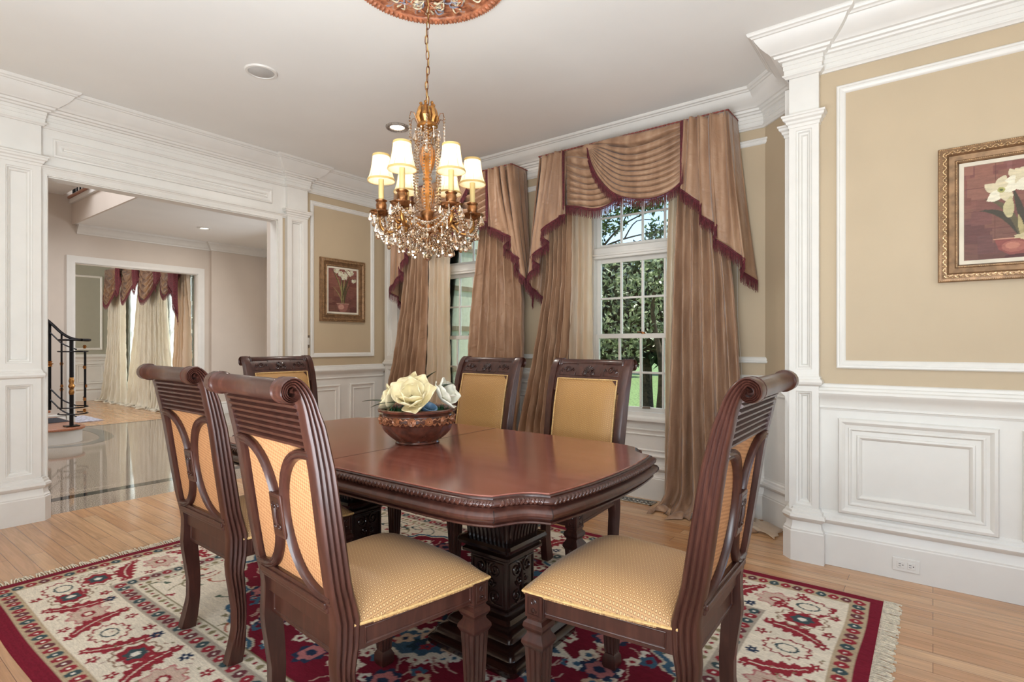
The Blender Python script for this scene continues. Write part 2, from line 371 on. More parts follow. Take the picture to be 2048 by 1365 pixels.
# ============================================================ ROOM SHELL
CEIL = 2.98; XL = -4.96; YW = 4.13; YP = 3.52
def wall_holes(name, O, U, Nn, L, Ht, th, holes, mat, z0=0):
    """slab wall starting at O along U (length L), face towards Nn, thickness th away from Nn, holes=(u0,u1,z0,z1)"""
    mb = MB(); O = V3(*O); U = V3(*U); Nn = V3(*Nn); Z = V3(0, 0, 1)
    us = sorted({0, L, *[h[0] for h in holes], *[h[1] for h in holes]}); zs = sorted({z0, Ht, *[h[2] for h in holes], *[h[3] for h in holes]})
    def solid(i, j):
        if i < 0 or j < 0 or i >= len(us)-1 or j >= len(zs)-1: return False
        a = (us[i]+us[i+1])/2; b = (zs[j]+zs[j+1])/2
        return not any(h[0] < a < h[1] and h[2] < b < h[3] for h in holes)
    def P(u, z, d): return tuple(O+U*u+Z*z-Nn*d)
    for i in range(len(us)-1):
        for j in range(len(zs)-1):
            if not solid(i, j): continue
            a, b, c, d = us[i], us[i+1], zs[j], zs[j+1]
            mb.add([P(a, c, 0), P(b, c, 0), P(b, d, 0), P(a, d, 0)], [(0, 1, 2, 3)]); mb.add([P(a, c, th), P(b, c, th), P(b, d, th), P(a, d, th)], [(3, 2, 1, 0)])
            if not solid(i-1, j): mb.add([P(a, c, 0), P(a, d, 0), P(a, d, th), P(a, c, th)], [(0, 1, 2, 3)])
            if not solid(i+1, j): mb.add([P(b, c, 0), P(b, d, 0), P(b, d, th), P(b, c, th)], [(0, 1, 2, 3)])
            if not solid(i, j-1): mb.add([P(a, c, 0), P(b, c, 0), P(b, c, th), P(a, c, th)], [(0, 1, 2, 3)])
            if not solid(i, j+1): mb.add([P(a, d, 0), P(b, d, 0), P(b, d, th), P(a, d, th)], [(0, 1, 2, 3)])
    return struct(mb.build(name, mat, smooth=0))
OPY0, OPY1, OPZ = 1.10, 2.815, 2.405
WIN = [(-4.20, -3.26), (-2.36, -1.42)]; WZ0, WZ1 = .64, 2.62
fl = MB().box(-5.005, 2.6, -2.2, 4.30, -.12, 0).build('floor', M['oak'], smooth=0); struct(fl)
ce = MB().box(-5.0, 2.6, -2.2, 4.30, CEIL, CEIL+.12).build('ceiling', M['ceil'], smooth=0); struct(ce)
wl = wall_holes('wall_left', (XL, -2.2, 0), (0, 1, 0), (1, 0, 0), 6.5, CEIL, .10, [(OPY0+2.2, OPY1+2.2, -.01, OPZ)], M['tan'])
wf = wall_holes('wall_front', (XL, YW, 0), (1, 0, 0), (0, -1, 0), XL*-1-.93, CEIL, .16, [(a-XL, b-XL, WZ0, WZ1) for a, b in WIN], M['tan'])
mb = MB(); mb.prism([(-.93, YW), (-.745, YW-.185), (-.6, YW-.185), (-.6, YW+.16), (-.93, YW+.16)], 0, CEIL); wc = struct(mb.build('wall_corner', M['tan'], smooth=0))
mb = MB(); mb.box(-.66, -.5, YP, YW-.185, 0, CEIL); wr0 = struct(mb.build('wall_return', M['tan'], smooth=0))
mb = MB(); mb.box(-.5, 2.6, YP, YP+.16, 0, CEIL); wr = struct(mb.build('wall_right', M['tan'], smooth=0))
# room behind the camera: back and side walls with openings added for light
wb = wall_holes('wall_back', (-4.96, -2.1, 0), (1, 0, 0), (0, 1, 0), 7.5, CEIL, .12, [(4.2, 7.2, .5, 2.6)], M['tan'])
ws = wall_holes('wall_side', (2.5, -2.2, 0), (0, 1, 0), (-1, 0, 0), 5.8, CEIL, .12, [(2.1, 4.5, .5, 2.5)], M['tan'])

# moulding profiles (out, z)
CROWN = [(0, 2.735), (.012, 2.735), (.016, 2.742), (.026, 2.748), (.026, 2.756), (.018, 2.760), (.018, 2.782), (.022, 2.784), (.022, 2.806), (.026, 2.808), (.026, 2.828), (.040, 2.832), (.046, 2.842), (.060, 2.846), (.066, 2.860), (.078, 2.864),
         (.084, 2.872), (.098, 2.882), (.122, 2.904), (.142, 2.930), (.152, 2.948), (.160, 2.950), (.166, 2.958), (.176, 2.962), (.182, 2.972), (.182, 2.98), (0, 2.98)]
BASE = [(0, 0), (.030, 0), (.030, .165), (.026, .17), (.026, .178), (.016, .192), (.013, .222), (.018, .226), (.030, .236), (.035, .248), (.031, .262), (.020, .268), (.018, .280), (.010, .286), (.008, .298), (0, .30)]
RAIL = [(0, .855), (.010, .857), (.012, .866), (.018, .868), (.018, .874), (.014, .880), (.016, .90), (.026, .922), (.042, .936), (.048, .950), (.044, .962), (.034, .968), (.030, .980), (.020, .984), (.018, .998), (.010, 1.003), (0, 1.003)]
PIC = [(0, 0), (0, .012), (.006, .018), (.014, .018), (.018, .012), (.026, .014), (.036, .010), (.042, .004), (.044, 0)]
BOL = [(0, 0), (0, .012), (.006, .022), (.018, .026), (.028, .020), (.034, .014), (.048, .012), (.052, .016), (.058, .016), (.066, .006), (.086, .006), (.090, .014), (.098, .016), (.106, .010), (.110, .004), (.112, 0)]
BOLS = [(0, 0), (0, .008), (.004, .014), (.012, .017), (.018, .013), (.030, .006), (.044, .005), (.047, .010), (.053, .011), (.058, .004), (.060, 0)]
def mould(name, prof, path, side, parent, closed=False): return mb_build_sweep(name, prof, path, side, parent, closed)
def mb_build_sweep(name, prof, path, side, parent, closed):
    mb = MB(); mb.sweep(path, prof, side, closed); return mb.build(name, M['white'], parent, smooth=30)
def panel(parent, O, U, Nn, u0, u1, z0, z1, prof=PIC, name='panel_molding', th=0):
    O = V3(*O)+V3(*Nn)*th
    return MB().frame(O, U, Nn, u0, u1, z0, z1, prof).build(name, M['white'], parent, smooth=30)
def wains(parent, x0, x1, y0, y1):
    return MB().box(x0, x1, y0, y1, .2, .9).build('wainscot_board', M['white'], parent, smooth=0)
BRK = .045          # how far a pilaster stands out
# ---- left wall
pilL = (.83, 1.06); pilR = (2.895, 3.11)
def lp(y0, y1, off): return [(XL+off, y0), (XL+off, y1)]
crown_path = [(XL, -2.1), (XL, pilL[0]), (XL+BRK, pilL[0]), (XL+BRK, pilL[1]), (XL+.012, pilL[1]), (XL+.012, pilR[0]), (XL+BRK, pilR[0]), (XL+BRK, pilR[1]), (XL, pilR[1]), (XL, YW), (-.93, YW), (-.745, YW-.185), (-.66, YW-.185), (-.66, YP-BRK+.0), (-.5, YP-BRK), (-.5, YP), (2.5, YP)]
crown_path = [(XL, -2.1), (XL, pilL[0]), (XL+BRK, pilL[0]), (XL+BRK, pilL[1]), (XL+.012, pilL[1]), (XL+.012, pilR[0]), (XL+BRK, pilR[0]), (XL+BRK, pilR[1]), (XL, pilR[1]), (XL, YW), (-.93, YW), (-.72, YW-.21), (-.66, YW-.27), (-.66, YP-BRK), (-.505, YP-BRK), (-.505, YP), (2.5, YP)]
mb = MB(); mb.sweep(crown_path, CROWN, 1); cr = struct(mb.build('trim_1', M['white'], smooth=30), 'white stepped crown moulding running round the dining room ceiling')
mould('baseboard', BASE, [(XL, -2.1), (XL, pilL[0]-.01), (XL+BRK, pilL[0]-.01), (XL+BRK, pilL[1]), (XL, OPY0-.005)], 1, wl)
mould('baseboard', BASE, [(XL, OPY1+.04), (XL, pilR[0]), (XL+BRK, pilR[0]), (XL+BRK, pilR[1]+.005), (XL, pilR[1]+.005), (XL, YW)], 1, wl)
mould('chair_rail', RAIL, [(XL, -2.1), (XL, pilL[0])], 1, wl); mould('chair_rail', RAIL, [(XL, pilR[1]), (XL, YW-.05)], 1, wl)
wains(wl, XL, XL+.006, pilR[1], YW)
Uy = (0, 1, 0); Nx = (1, 0, 0)
def pilaster(parent, O, U, Nn, u0, u1, up=True, stile=.055):
    """two stage pilaster: pedestal with panel, shaft with long recessed panel, cap, plain block"""
    O_ = O; h = BRK
    pr = [(0, 0), (0, h), (stile, h), (stile+.004, h-.006), (stile+.010, h-.008), (stile+.016, h-.020), (stile+.024, h-.024), (stile+.028, h-.034), (stile+.030, h-.038)]
    mb = MB(); mb.frame(O_, U, Nn, u0, u1, 1.045, 2.47, pr, (stile+.030, h-.038)); mb.frame(O_, U, Nn, u0, u1, .28, .99, pr, (stile+.030, h-.038))
    O = V3(*O); U_ = V3(*U); N_ = V3(*Nn)
    def blk(a0, a1, z0, z1, hh):
        P = [O+U_*a+V3(0, 0, z)+N_*d for d in (0, hh) for z in (z0, z1) for a in (a0, a1)]
        mb.add([tuple(p) for p in P], [(0, 1, 3, 2), (4, 6, 7, 5), (0, 4, 5, 1), (2, 3, 7, 6), (0, 2, 6, 4), (1, 5, 7, 3)])
    blk(u0, u1, 2.46, 2.74, h)
    shaft = mb.build('pilaster', M['white'], parent, smooth=30)
    cap = MB()
    def ring(prof):
        path = [(u0, 0), (u0, h), (u1, h), (u1, 0)]
        tmp = MB(); tmp.sweep(path, prof, -1)
        cap.add([tuple(O+U_*p[0]+N_*p[1]+V3(0, 0, p[2])) for p in tmp.v], tmp.f)
    ring([(0, 2.452), (.004, 2.455), (.006, 2.470), (.014, 2.476), (.016, 2.488), (.028, 2.496), (.030, 2.508), (.036, 2.512), (.036, 2.522), (0, 2.532)])
    ring([(0, .985), (.006, .988), (.016, .996), (.020, 1.008), (.016, 1.020), (.008, 1.026), (.008, 1.036), (.003, 1.040), (0, 1.052)])
    cap.build('pilaster_cap', M['white'], shaft, smooth=30)
    return shaft
pilaster(wl, (XL, 0, 0), Uy, Nx, *pilL, stile=.045); pilaster(wl, (XL, 0, 0), Uy, Nx, *pilR, stile=.045)
# header over the opening
hd = MB(); hd.box(XL, XL+.012, pilL[1], pilR[0], OPZ+.03, 2.74).build('header_board', M['white'], wl, smooth=0)
panel(wl, (XL+.012, 0, 0), Uy, Nx, 1.13, 2.755, 2.545, 2.675, BOLS)
def casing(parent, O, U, Nn, u0, u1, zt, wdt=.045, mat='white', z0=0):
    pr = [(0, 0), (0, .018), (-wdt*.15, .020), (-wdt*.3, .014), (-wdt*.5, .016), (-wdt*.75, .022), (-wdt, .024), (-wdt, 0)]
    O = V3(*O); U = V3(*U); Nn = V3(*Nn); P = []
    for u, z, su, sz in ((u0, z0, 1, 0), (u0, zt, 1, -1), (u1, zt, -1, -1), (u1, z0, -1, 0)):
        P.append([tuple(O+U*(u+su*wd)+V3(0, 0, z-sz*wd*-1 if sz else z)+Nn*h) for wd, h in pr])
    mb = MB()
    P = []
    for k, (u, z) in enumerate(((u0, z0), (u0, zt), (u1, zt), (u1, z0))):
        su = 1 if k < 2 else -1; row = []
        for wd, h in pr:
            zz = z if k in (0, 3) else z-wd
            row.append(tuple(O+U*(u+su*wd)+V3(0, 0, zz)+Nn*h))
        P.append(row)
    mb.grid(P); return mb.build('door_casing', M[mat], parent, smooth=30)
casing(wl, (XL, 0, 0), Uy, Nx, OPY0, OPY1, OPZ, .043)
mb = MB(); mb.sweep([(XL, pilL[1]), (XL+.02, pilL[1]), (XL+.02, pilR[0]), (XL, pilR[0])][1:3], [(0, 2.445), (.006, 2.448), (.012, 2.458), (.02, 2.462), (.02, 2.470), (0, 2.474)], 1); mb.build('header_ledge', M['white'], wl, smooth=30)
jm = MB(); jm.box(XL-.11, XL+.004, OPY1-.006, OPY1+.004, 0, OPZ); jm.box(XL-.11, XL+.004, OPY0-.004, OPY0+.006, 0, OPZ); jm.box(XL-.11, XL+.004, OPY0, OPY1, OPZ-.008, OPZ+.004); jm.build('door_jamb', M['white'], wl, smooth=0)
panel(wl, (XL, 0, 0), Uy, Nx, 3.165, 3.955, 1.088, 2.665, PIC)
panel(wl, (XL+.006, 0, 0), Uy, Nx, 3.17, 3.51, .36, .80, BOLS); panel(wl, (XL+.006, 0, 0), Uy, Nx, 3.63, 3.96, .36, .80, BOLS)
panel(wl, (XL, 0, 0), Uy, Nx, -1.9, .7, 1.088, 2.665, PIC)
# ---- window wall
Ux = (1, 0, 0); Ny = (0, -1, 0)
mould('baseboard', BASE, [(XL, YW), (-.93, YW), (-.72, YW-.21), (-.66, YW-.27), (-.66, YP-BRK+.03), (-.63, YP-BRK), (-.505, YP-BRK), (-.505, YP), (2.5, YP)], 1, wf)
for a, b in ((XL+.24, WIN[0][0]-.06), (WIN[0][1]+.06, WIN[1][0]-.06), (WIN[1][1]+.06, -.93)):
    mould('chair_rail', RAIL, [(a, YW), (b, YW)], 1, wf)
mould('chair_rail', RAIL, [(-.93, YW), (-.72, YW-.21), (-.66, YW-.27), (-.66, YP-.01)], 1, wr0)
wains(wf, XL, -.93, YW-.006, YW) if False else MB().box(XL, -.93, YW-.006, YW, .2, .62).build('wainscot_board', M['white'], wf, smooth=0)
for a, b in ((XL, WIN[0][0]-.05), (WIN[0][1]+.05, WIN[1][0]-.05), (WIN[1][1]+.05, -.93)): MB().box(a, b, YW-.006, YW, .6, .9).build('wainscot_board', M['white'], wf, smooth=0)
mb = MB(); mb.add([(-.935, YW-.006, .2), (-.722, YW-.216, .2), (-.722, YW-.216, .9), (-.935, YW-.006, .9)], [(0, 1, 2, 3)]); mb.box(-.664, -.655, YP-.001, YW-.27, .2, .9); mb.build('wainscot_board', M['white'], wr0, smooth=0)
panel(wf, (0, YW, 0), Ux, Ny, -1.28, -.865, 1.088, 2.665, PIC); panel(wf, (0, YW-.006, 0), Ux, Ny, -1.30, -.97, .36, .80, BOLS)
panel(wf, (0, YW, 0), Ux, Ny, -3.14, -2.48, 1.088, 2.665, PIC); panel(wf, (0, YW-.006, 0), Ux, Ny, -3.10, -2.52, .36, .80, BOLS)
for a, b in WIN: panel(wf, (0, YW-.006, 0), Ux, Ny, a+.06, b-.06, .33, .555, BOLS)
pilaster(wf, (0, YW, 0), Ux, Ny, XL+.03, XL+.24, stile=.045)
mb = MB()
# second pilaster on the return and the corner one beside the picture wall
pilaster(wr0, (-.66, 0, 0), (0, 1, 0), (-1, 0, 0), 3.62, 3.80, stile=.045)
pp = pilaster(wr, (0, YP-BRK+.012, 0), Ux, Ny, -.655, -.505, stile=.036) if False else pilaster(wr, (0, YP, 0), Ux, Ny, -.655, -.505, stile=.034)
# ---- picture wall
mould('chair_rail', RAIL, [(-.505, YP), (2.5, YP)], 1, wr)
MB().box(-.505, 2.5, YP-.006, YP, .2, .9).build('wainscot_board', M['white'], wr, smooth=0)
panel(wr, (0, YP, 0), Ux, Ny, -.424, 1.35, 1.088, 2.645, PIC)
panel(wr, (0, YP-.006, 0), Ux, Ny, -.415, .253, .295, .815, BOL); panel(wr, (0, YP-.006, 0), Ux, Ny, .335, 1.0, .295, .815, BOL)

# ---- ceiling fittings
def downlight(name, loc, r, rim, label, group=None):
    t = thing(name, label, 'ceiling light', loc, 0, group)
    pr = [(r*.62, -.002), (r*.64, -.010), (r*.72, -.014), (r*.80, -.010), (r*.86, -.018), (r*.95, -.016), (r, -.008), (r*1.0, 0)]
    MB().lathe(pr, 40).build('trim_ring', M[rim], t); MB().lathe([(0, -.006), (r*.4, -.006), (r*.64, -.003)], 32).build('lens', M['downlight'], t)
    l = light('AREA', 'downlight_lamp', (loc[0], loc[1], loc[2]-.03), 14, (1, .93, .84), r*1.3, direction=(0, 0, -1), shape='DISK'); return t
M['ornate'] = plain('ornate_pewter_ring', (150, 140, 130), .5, .3, .3, 90, bmp=.8)
downlight('recessed_light', (-3.44, 2.98, CEIL), .092, 'ornate', 'lit round recessed ceiling light with ornate pewter rim, left of the chandelier')
t = thing('ceiling_speaker', 'round white flush speaker grille in the dining room ceiling', 'speaker', (-3.44, 1.845, CEIL))
MB().lathe([(0, -.008), (.070, -.008), (.078, -.005)], 40).build('grille', plain('grey_speaker_mesh', (188, 186, 182), .8), t)
MB().lathe([(.078, -.004), (.080, -.010), (.094, -.009), (.1, 0)], 48).build('trim_ring', M['white'], t)

# ---- windows
def window(n, x0, x1):
    fr = MB(); y = YW+.05
    fr.box(x0, x0+.055, y, y+.09, WZ0, WZ1); fr.box(x1-.055, x1, y, y+.09, WZ0, WZ1); fr.box(x0+.055, x1-.055, y+.001, y+.089, WZ1-.055, WZ1-.001); fr.box(x0+.001, x1-.001, y-.005, y+.11, WZ0-.002, WZ0+.035)
    fr.box(x0+.055, x1-.055, y-.010, y+.088, 1.945, 2.035)
    fr.box(x0+.002, x1-.002, y-.020, y+.05, 1.966, 1.986)
    t = struct(fr.build('window_%d' % n, M['white'], smooth=0, bevel=.004))
    # casing and sill on the room side
    cs = MB(); pr = [(0, 0), (0, .02), (.02, .026), (.03, .016), (.06, .018), (.065, 0)]
    cs.frame((0, YW, 0), (1, 0, 0), (0, -1, 0), x0-.06, x1+.06, WZ0-.02, WZ1+.06, pr); cs.build('window_casing', M['white'], t, smooth=30)
    MB().box(x0-.08, x1+.08, YW-.05, YW+.055, WZ0-.03, WZ0).build('window_sill', M['white'], t, smooth=0, bevel=.006)
    def sash(z0, z1, yy, rows, nm):
        s_ = MB(); a, b = x0+.055, x1-.055; st = .035
        s_.box(a, a+st, yy, yy+.03, z0, z1); s_.box(b-st, b, yy, yy+.03, z0, z1); s_.box(a+st, b-st, yy+.0005, yy+.0295, z1-st, z1-.0004); s_.box(a+st, b-st, yy+.0005, yy+.0295, z0+.0004, z0+st)
        for k in range(1, 4): xx = a+st+(b-a-2*st)*k/4; s_.box(xx-.009, xx+.009, yy+.004, yy+.026, z0+st, z1-st)
        for k in range(1, rows): zz = z0+st+(z1-z0-2*st)*k/rows; s_.box(a+st, b-st, yy+.006, yy+.024, zz-.0085, zz+.0085)
        o = s_.build(nm, M['white'], t, smooth=0, bevel=.003)
        MB().box(a+st-.003, b-st+.003, yy+.013, yy+.017, z0+st-.003, z1-st+.003).build('pane', M['pane'], o, smooth=0); return o
    sash(2.035, WZ1-.055, y+.05, 2, 'transom_sash'); sash(1.275, 1.945, y+.05, 2, 'upper_sash'); lo = sash(WZ0+.035, 1.305, y+.015, 2, 'lower_sash')
    xc = (x0+x1)/2
    lk = MB(); lk.lathe([(0, .016), (.014, .016), (.018, 0)], 16, (xc+.02, y+.03, 1.305)); lk.tube([(xc+.02, y+.028, 1.318), (xc-.03, y+.02, 1.322)], .005); part_label(lk.build('sash_lock', M['bronze'], lo), 'small bronze sash lock')
    MB().box(xc+.02, xc+.09, y+.008, y+.016, .70, .72).build('sash_lift', M['chrome'], lo, smooth=0, bevel=.002)
    return t
window(1, *WIN[0]); window(2, *WIN[1])

# ---- small wall fittings
t = thing('wall_outlet', 'white double socket plate set sideways in the baseboard under the flower picture', 'outlet', (-.11, YP-.031, .082))
MB().box(-.058, .058, -.006, 0, -.034, .034).build('cover_plate', M['white'], t, smooth=0, bevel=.003)
for sx in (-.022, .022):
    r_ = MB().box(sx-.017, sx+.017, -.009, -.005, -.017, .017).build('receptacle', M['white'], t, smooth=0, bevel=.002)
    q = MB(); q.box(sx-.009, sx+.001, -.0096, -.0085, .004, .006); q.box(sx-.009, sx+.001, -.0096, -.0085, -.007, -.005); q.lathe([(0, 0), (.0025, 0)], 8, mat=Matrix.Translation((sx+.009, -.0096, 0)) @ Matrix.Rotation(PI/2, 4, 'X')); part_label(q.build('slots', M['blackhole'], r_, smooth=0), 'dark slots')
t = thing('light_switch', 'narrow light switch plate with metal ends beside the white pilaster', 'light switch', (XL, 3.135, 1.25))
MB().box(0, .007, -.022, .022, -.062, .062).build('cover_plate', M['chrome'], t, smooth=0, bevel=.002)
MB().box(.006, .012, -.016, .016, -.036, .036).build('rocker', M['white'], t, smooth=0, bevel=.003)
t = thing('floor_vent', 'metal scrollwork floor register under the right window', 'floor vent', (-1.86, 4.0, 0))
mb = MB(); mb.box(-.17, .17, -.06, -.048, 0, .006); mb.box(-.17, .17, .048, .06, 0, .006); mb.box(-.17, -.158, -.06, .06, 0, .006); mb.box(.158, .17, -.06, .06, 0, .006)
for k in range(9):
    x = -.14+k*.035
    mb.tube([(x+.016*math.cos(a*PI/6), .024+.018*math.sin(a*PI/6), .004) for a in range(12)], .0025, 5, closed=True); mb.tube([(x+.016*math.cos(a*PI/6), -.022+.018*math.sin(a*PI/6), .004) for a in range(12)], .0025, 5, closed=True)
mb.build('grate', M['chrome'], t); MB().box(-.16, .16, -.05, .05, .0003, .0015).build('duct_opening', M['blackhole'], t, smooth=0)
# ============================================================ FOYER AND FAR ROOM
XF = -10.0; XE = -14.6; YR = 4.36
struct(MB().box(XF, -5.005, -2.0, 5.45, -.12, 0).build('floor', M['granite'], smooth=0))
struct(MB().box(-15, XF, .2, 4.45, -.12, 0).build('floor', M['oak'], smooth=0))
fb = MB(); fb.box(-5.53, -5.42, -2.0, 5.2, 0, .0012); fb.box(XF, XF+.06, -2.0, 5.4, 0, .0012)
o = struct(fb.build('trim_2', M['granite_dark'], smooth=0), 'black granite border strips let into the foyer floor')
fb = MB(); A = [(-9.93, 2.62), (-9.29, 2.70), (-8.60, 2.60), (-8.23, 2.33), (-8.15, 2.10), (-8.24, 1.85), (-8.45, 1.6), (-8.9, 1.35)]; B = [(-9.93, 2.50), (-9.29, 2.54), (-8.66, 2.46), (-8.37, 2.27), (-8.30, 2.08), (-8.37, 1.88), (-8.55, 1.66), (-8.95, 1.42)]
A = catmull(A, 5); B = catmull(B, 5)
fb.grid([[(a[0], a[1], .0014), (b[0], b[1], .0014)] for a, b in zip(A, B)]); struct(fb.build('trim_3', M['granite_grey'], smooth=0), 'curved grey granite inlay round the foot of the stairs')
fw = wall_holes('wall_left', (XF, -2.0, 0), (0, 1, 0), (1, 0, 0), 6.44, 5.6, .12, [(4.54, 6.24, -.01, 2.42)], M['peach'])
struct(MB().box(XF-.12, XF+.06, 4.44, 5.5, 0, 5.6).build('wall_left', M['peach'], smooth=0))
struct(MB().box(XF-.12, -5.07, 5.40, 5.5, 0, 5.6).build('wall_front', M['peach'], smooth=0))
struct(MB().box(XF, -5.07, -2.1, -2.0, 0, 5.6).build('wall_back', M['peach'], smooth=0))
struct(MB().box(-5.18, -5.065, -2.0, OPY0-.02, 0, 3.0).build('wall_right', M['peach'], smooth=0)); struct(MB().box(-5.18, -5.065, OPY1+.02, 5.5, 0, 3.0).build('wall_right', M['peach'], smooth=0))
struct(MB().box(-5.18, -5.065, -2.1, 5.5, 3.0, 5.6).build('wall_right', M['peach'], smooth=0))
struct(MB().box(XF, -5.07, -2.1, 5.5, 5.6, 5.7).build('ceiling', M['ceil'], smooth=0))
struct(MB().box(XF, -5.18, 2.53, 5.4, 2.98, 3.27).build('ceiling', M['ceil'], smooth=0))
bal = thing('balcony_edge', 'upstairs landing edge with wood nosing seen high in the foyer', 'balcony', (0, 0, 0))
MB().box(XF, -5.2, 2.505, 2.53, 2.975, 3.27).build('fascia', M['peach'], bal, smooth=0)
MB().box(XF, -5.2, 2.47, 2.53, 3.27, 3.34).build('nosing_molding', M['white'], bal, smooth=0, bevel=.01)
MB().box(XF, -5.2, 2.45, 2.54, 3.34, 3.375).build('nosing', M['tread'], bal, smooth=0, bevel=.008)
for k in range(9): MB().tube([(XF+.12+k*.14, 2.50, 3.37), (XF+.12+k*.14, 2.50, 4.3)], .012 if k % 4 else .022, 6).build('baluster', M['iron'], bal)
struct(MB().box(XF, -9.0, 1.2, 2.40, 3.38, 3.46).build('ceiling', M['ceil'], smooth=0))
struct(MB().sweep([(XF, 2.56), (XF, 4.44), (XF+.06, 4.44), (XF+.06, 5.40), (-5.2, 5.40)], [(o_, z if z > 2.80 else z) for o_, z in [(0, 2.845), (.015, 2.848), (.02, 2.865), (.03, 2.872), (.045, 2.90), (.075, 2.94), (.10, 2.955), (.105, 2.98), (0, 2.98)]], 1).build('trim_4', M['white'], smooth=30), 'white crown moulding in the foyer')
FB = [(0, 0), (.02, 0), (.02, .15), (.012, .165), (.012, .18), (.02, .19), (.016, .205), (0, .21)]
struct(MB().sweep([(XF, 4.38), (XF, 4.44), (XF+.06, 4.44), (XF+.06, 5.40), (-5.2, 5.40)], FB, 1).build('baseboard_left', M['white'], smooth=30))
struct(MB().sweep([(XF, .5), (XF, 2.43)], FB, 1).build('baseboard_left', M['white'], smooth=30))
casing(fw, (XF, 0, 0), Uy, Nx, 2.54, 4.24, 2.42, .10)
jb = MB(); jb.box(XF-.13, XF+.002, 2.53, 2.545, 0, 2.42); jb.box(XF-.13, XF+.002, 4.235, 4.25, 0, 2.42); jb.box(XF-.13, XF+.002, 2.53, 4.25, 2.41, 2.425); jb.build('door_jamb', M['white'], fw, smooth=0)
t = downlight('recessed_light', (-8.74, 3.80, 2.98), .09, 'white', 'lit white recessed light in the foyer ceiling')
t = thing('thermostat', 'tiny white control plate with two dark buttons on the far foyer wall', 'wall control', (-9.60, 5.40, 1.34))
MB().box(-.035, .035, -.012, 0, -.10, .10).build('cover_plate', M['white'], t, smooth=0, bevel=.003)
MB().box(-.018, .018, -.016, -.011, .045, .075).build('button', M['blackhole'], t, smooth=0); MB().box(-.016, .016, -.016, -.011, -.07, -.045).build('button', M['ornate'], t, smooth=0)
# far room
ew = struct(MB().box(XE-.12, XE, .2, 4.45, 0, CEIL).build('wall_left', M['greygreen'], smooth=0))
fw2 = wall_holes('wall_front', (XE, YR, 0), (1, 0, 0), (0, -1, 0), XF-XE-.12, CEIL, .12, [(1.3, 2.35, .35, 2.5), (3.25, 4.1, .35, 2.5)], M['greygreen'])
struct(MB().box(XE-.1, XF-.1, .08, .2, 0, CEIL).build('wall_back', M['greygreen'], smooth=0))
struct(MB().box(XE-.1, XF-.1, .1, 4.45, CEIL, CEIL+.1).build('ceiling', M['ceil'], smooth=0))
for par, pth in ((ew, [(XE, .3), (XE, YR)]), (fw2, [(XE, YR), (XF-.13, YR)])):
    mould('baseboard', BASE, pth, 1, par); 
mould('chair_rail', RAIL, [(XE, .3), (XE, YR)], 1, ew)
MB().box(XE, XE+.006, .3, YR, .2, .9).build('wainscot_board', M['white'], ew, smooth=0)
panel(ew, (XE, 0, 0), Uy, Nx, 3.0, 4.2, 1.10, 2.72, PIC); panel(ew, (XE, 0, 0), Uy, Nx, 1.2, 2.8, 1.10, 2.72, PIC)
for a, b in ((3.0, 3.55), (3.7, 4.25), (2.3, 2.85)): panel(ew, (XE+.006, 0, 0), Uy, Nx, a, b, .36, .80, BOLS)
for n_, (a, b) in enumerate(((XE+1.3, XE+2.35), (XE+3.25, XE+4.1))):
    f_ = MB(); y = YR+.04
    f_.box(a, a+.06, y, y+.06, .35, 2.5); f_.box(b-.06, b, y, y+.06, .35, 2.5); f_.box(a, b, y, y+.06, .35, .42); f_.box(a, b, y, y+.06, 2.43, 2.5); f_.box(a, b, y-.01, y+.06, 1.42, 1.49); f_.box(a, b, y-.01, y+.06, 1.93, 2.0)
    for k in (1, 2, 3): f_.box(a+(b-a)*k/4-.01, a+(b-a)*k/4+.01, y, y+.04, .4, 2.45)
    for z in (.78, 1.1, 1.7): f_.box(a, b, y, y+.04, z-.01, z+.01)
    wn = struct(f_.build('window_%d' % (n_+3), M['white'], smooth=0, bevel=.003)); MB().box(a+.05, b-.05, y+.02, y+.024, .4, 2.45).build('pane', M['pane'], wn, smooth=0)
o = MB().box(-11.5, -10.55, 2.35, 3.05, 0, .012).build('area_rug', M['outside_rug'], smooth=0, bevel=.004); tag(o, 'small pale blue grey rug beyond the far doorway', 'rug')

# ---- staircase
st = thing('staircase', 'white staircase with wood treads, dark runner and rounded first step', 'staircase', (-8.72, 2.04, 0))
def step(z0, z1, x0, x1, y0, y1, rnd):
    b = MB(); tr = MB()
    if rnd:
        pl = [(x0, y0)]+[(x1+.0+.24*math.cos(a), y0+.24+.24*math.sin(a)) for a in np.linspace(-PI/2, PI/2, 14)]+[(x0, y0+.48)]
        tl = [(x0, y0-.02)]+[(x1+.0+.27*math.cos(a), y0+.24+.27*math.sin(a)) for a in np.linspace(-PI/2, PI/2, 14)]+[(x0, y0+.51)]
        b.prism(pl, z0, z1-.03); tr.prism(tl, z1-.03, z1)
    else: b.box(x0, x1, y0, y1, z0, z1-.03); tr.box(x0, x1+.03, y0, y1+.03, z1-.03, z1)
    b.build('riser', M['white'], st, smooth=30); tr.build('tread', M['tread'], st, smooth=30, bevel=.006)
step(0, .19, -1.2, .06, -.25, .2, True)
for k in range(1, 9): step(.0, .19*(k+1), -1.2, -.20+.0*k, -.28*k-1.2, -.06-.28*(k-1), False)
rn = MB(); path = [(.262, .19), (.262, .195)]
P = [(.235, .004), (.235, .192), (-.02, .192)]
for k in range(1, 6): P += [(-.02-.28*(k-1), .19*(k+1)+.004), (-.30-.28*(k-1), .19*(k+1)+.004)]
rn.grid([[(x, y, z) for x in (-1.05, -.42)] for y, z in P]); rn.build('runner', M['carpet'], st, smooth=0, solid=.006)
rl = thing('stair_railing', 'black iron stair railing with gilt knuckles and a scrolled end', 'stair railing', (-8.60, 2.15, .19))
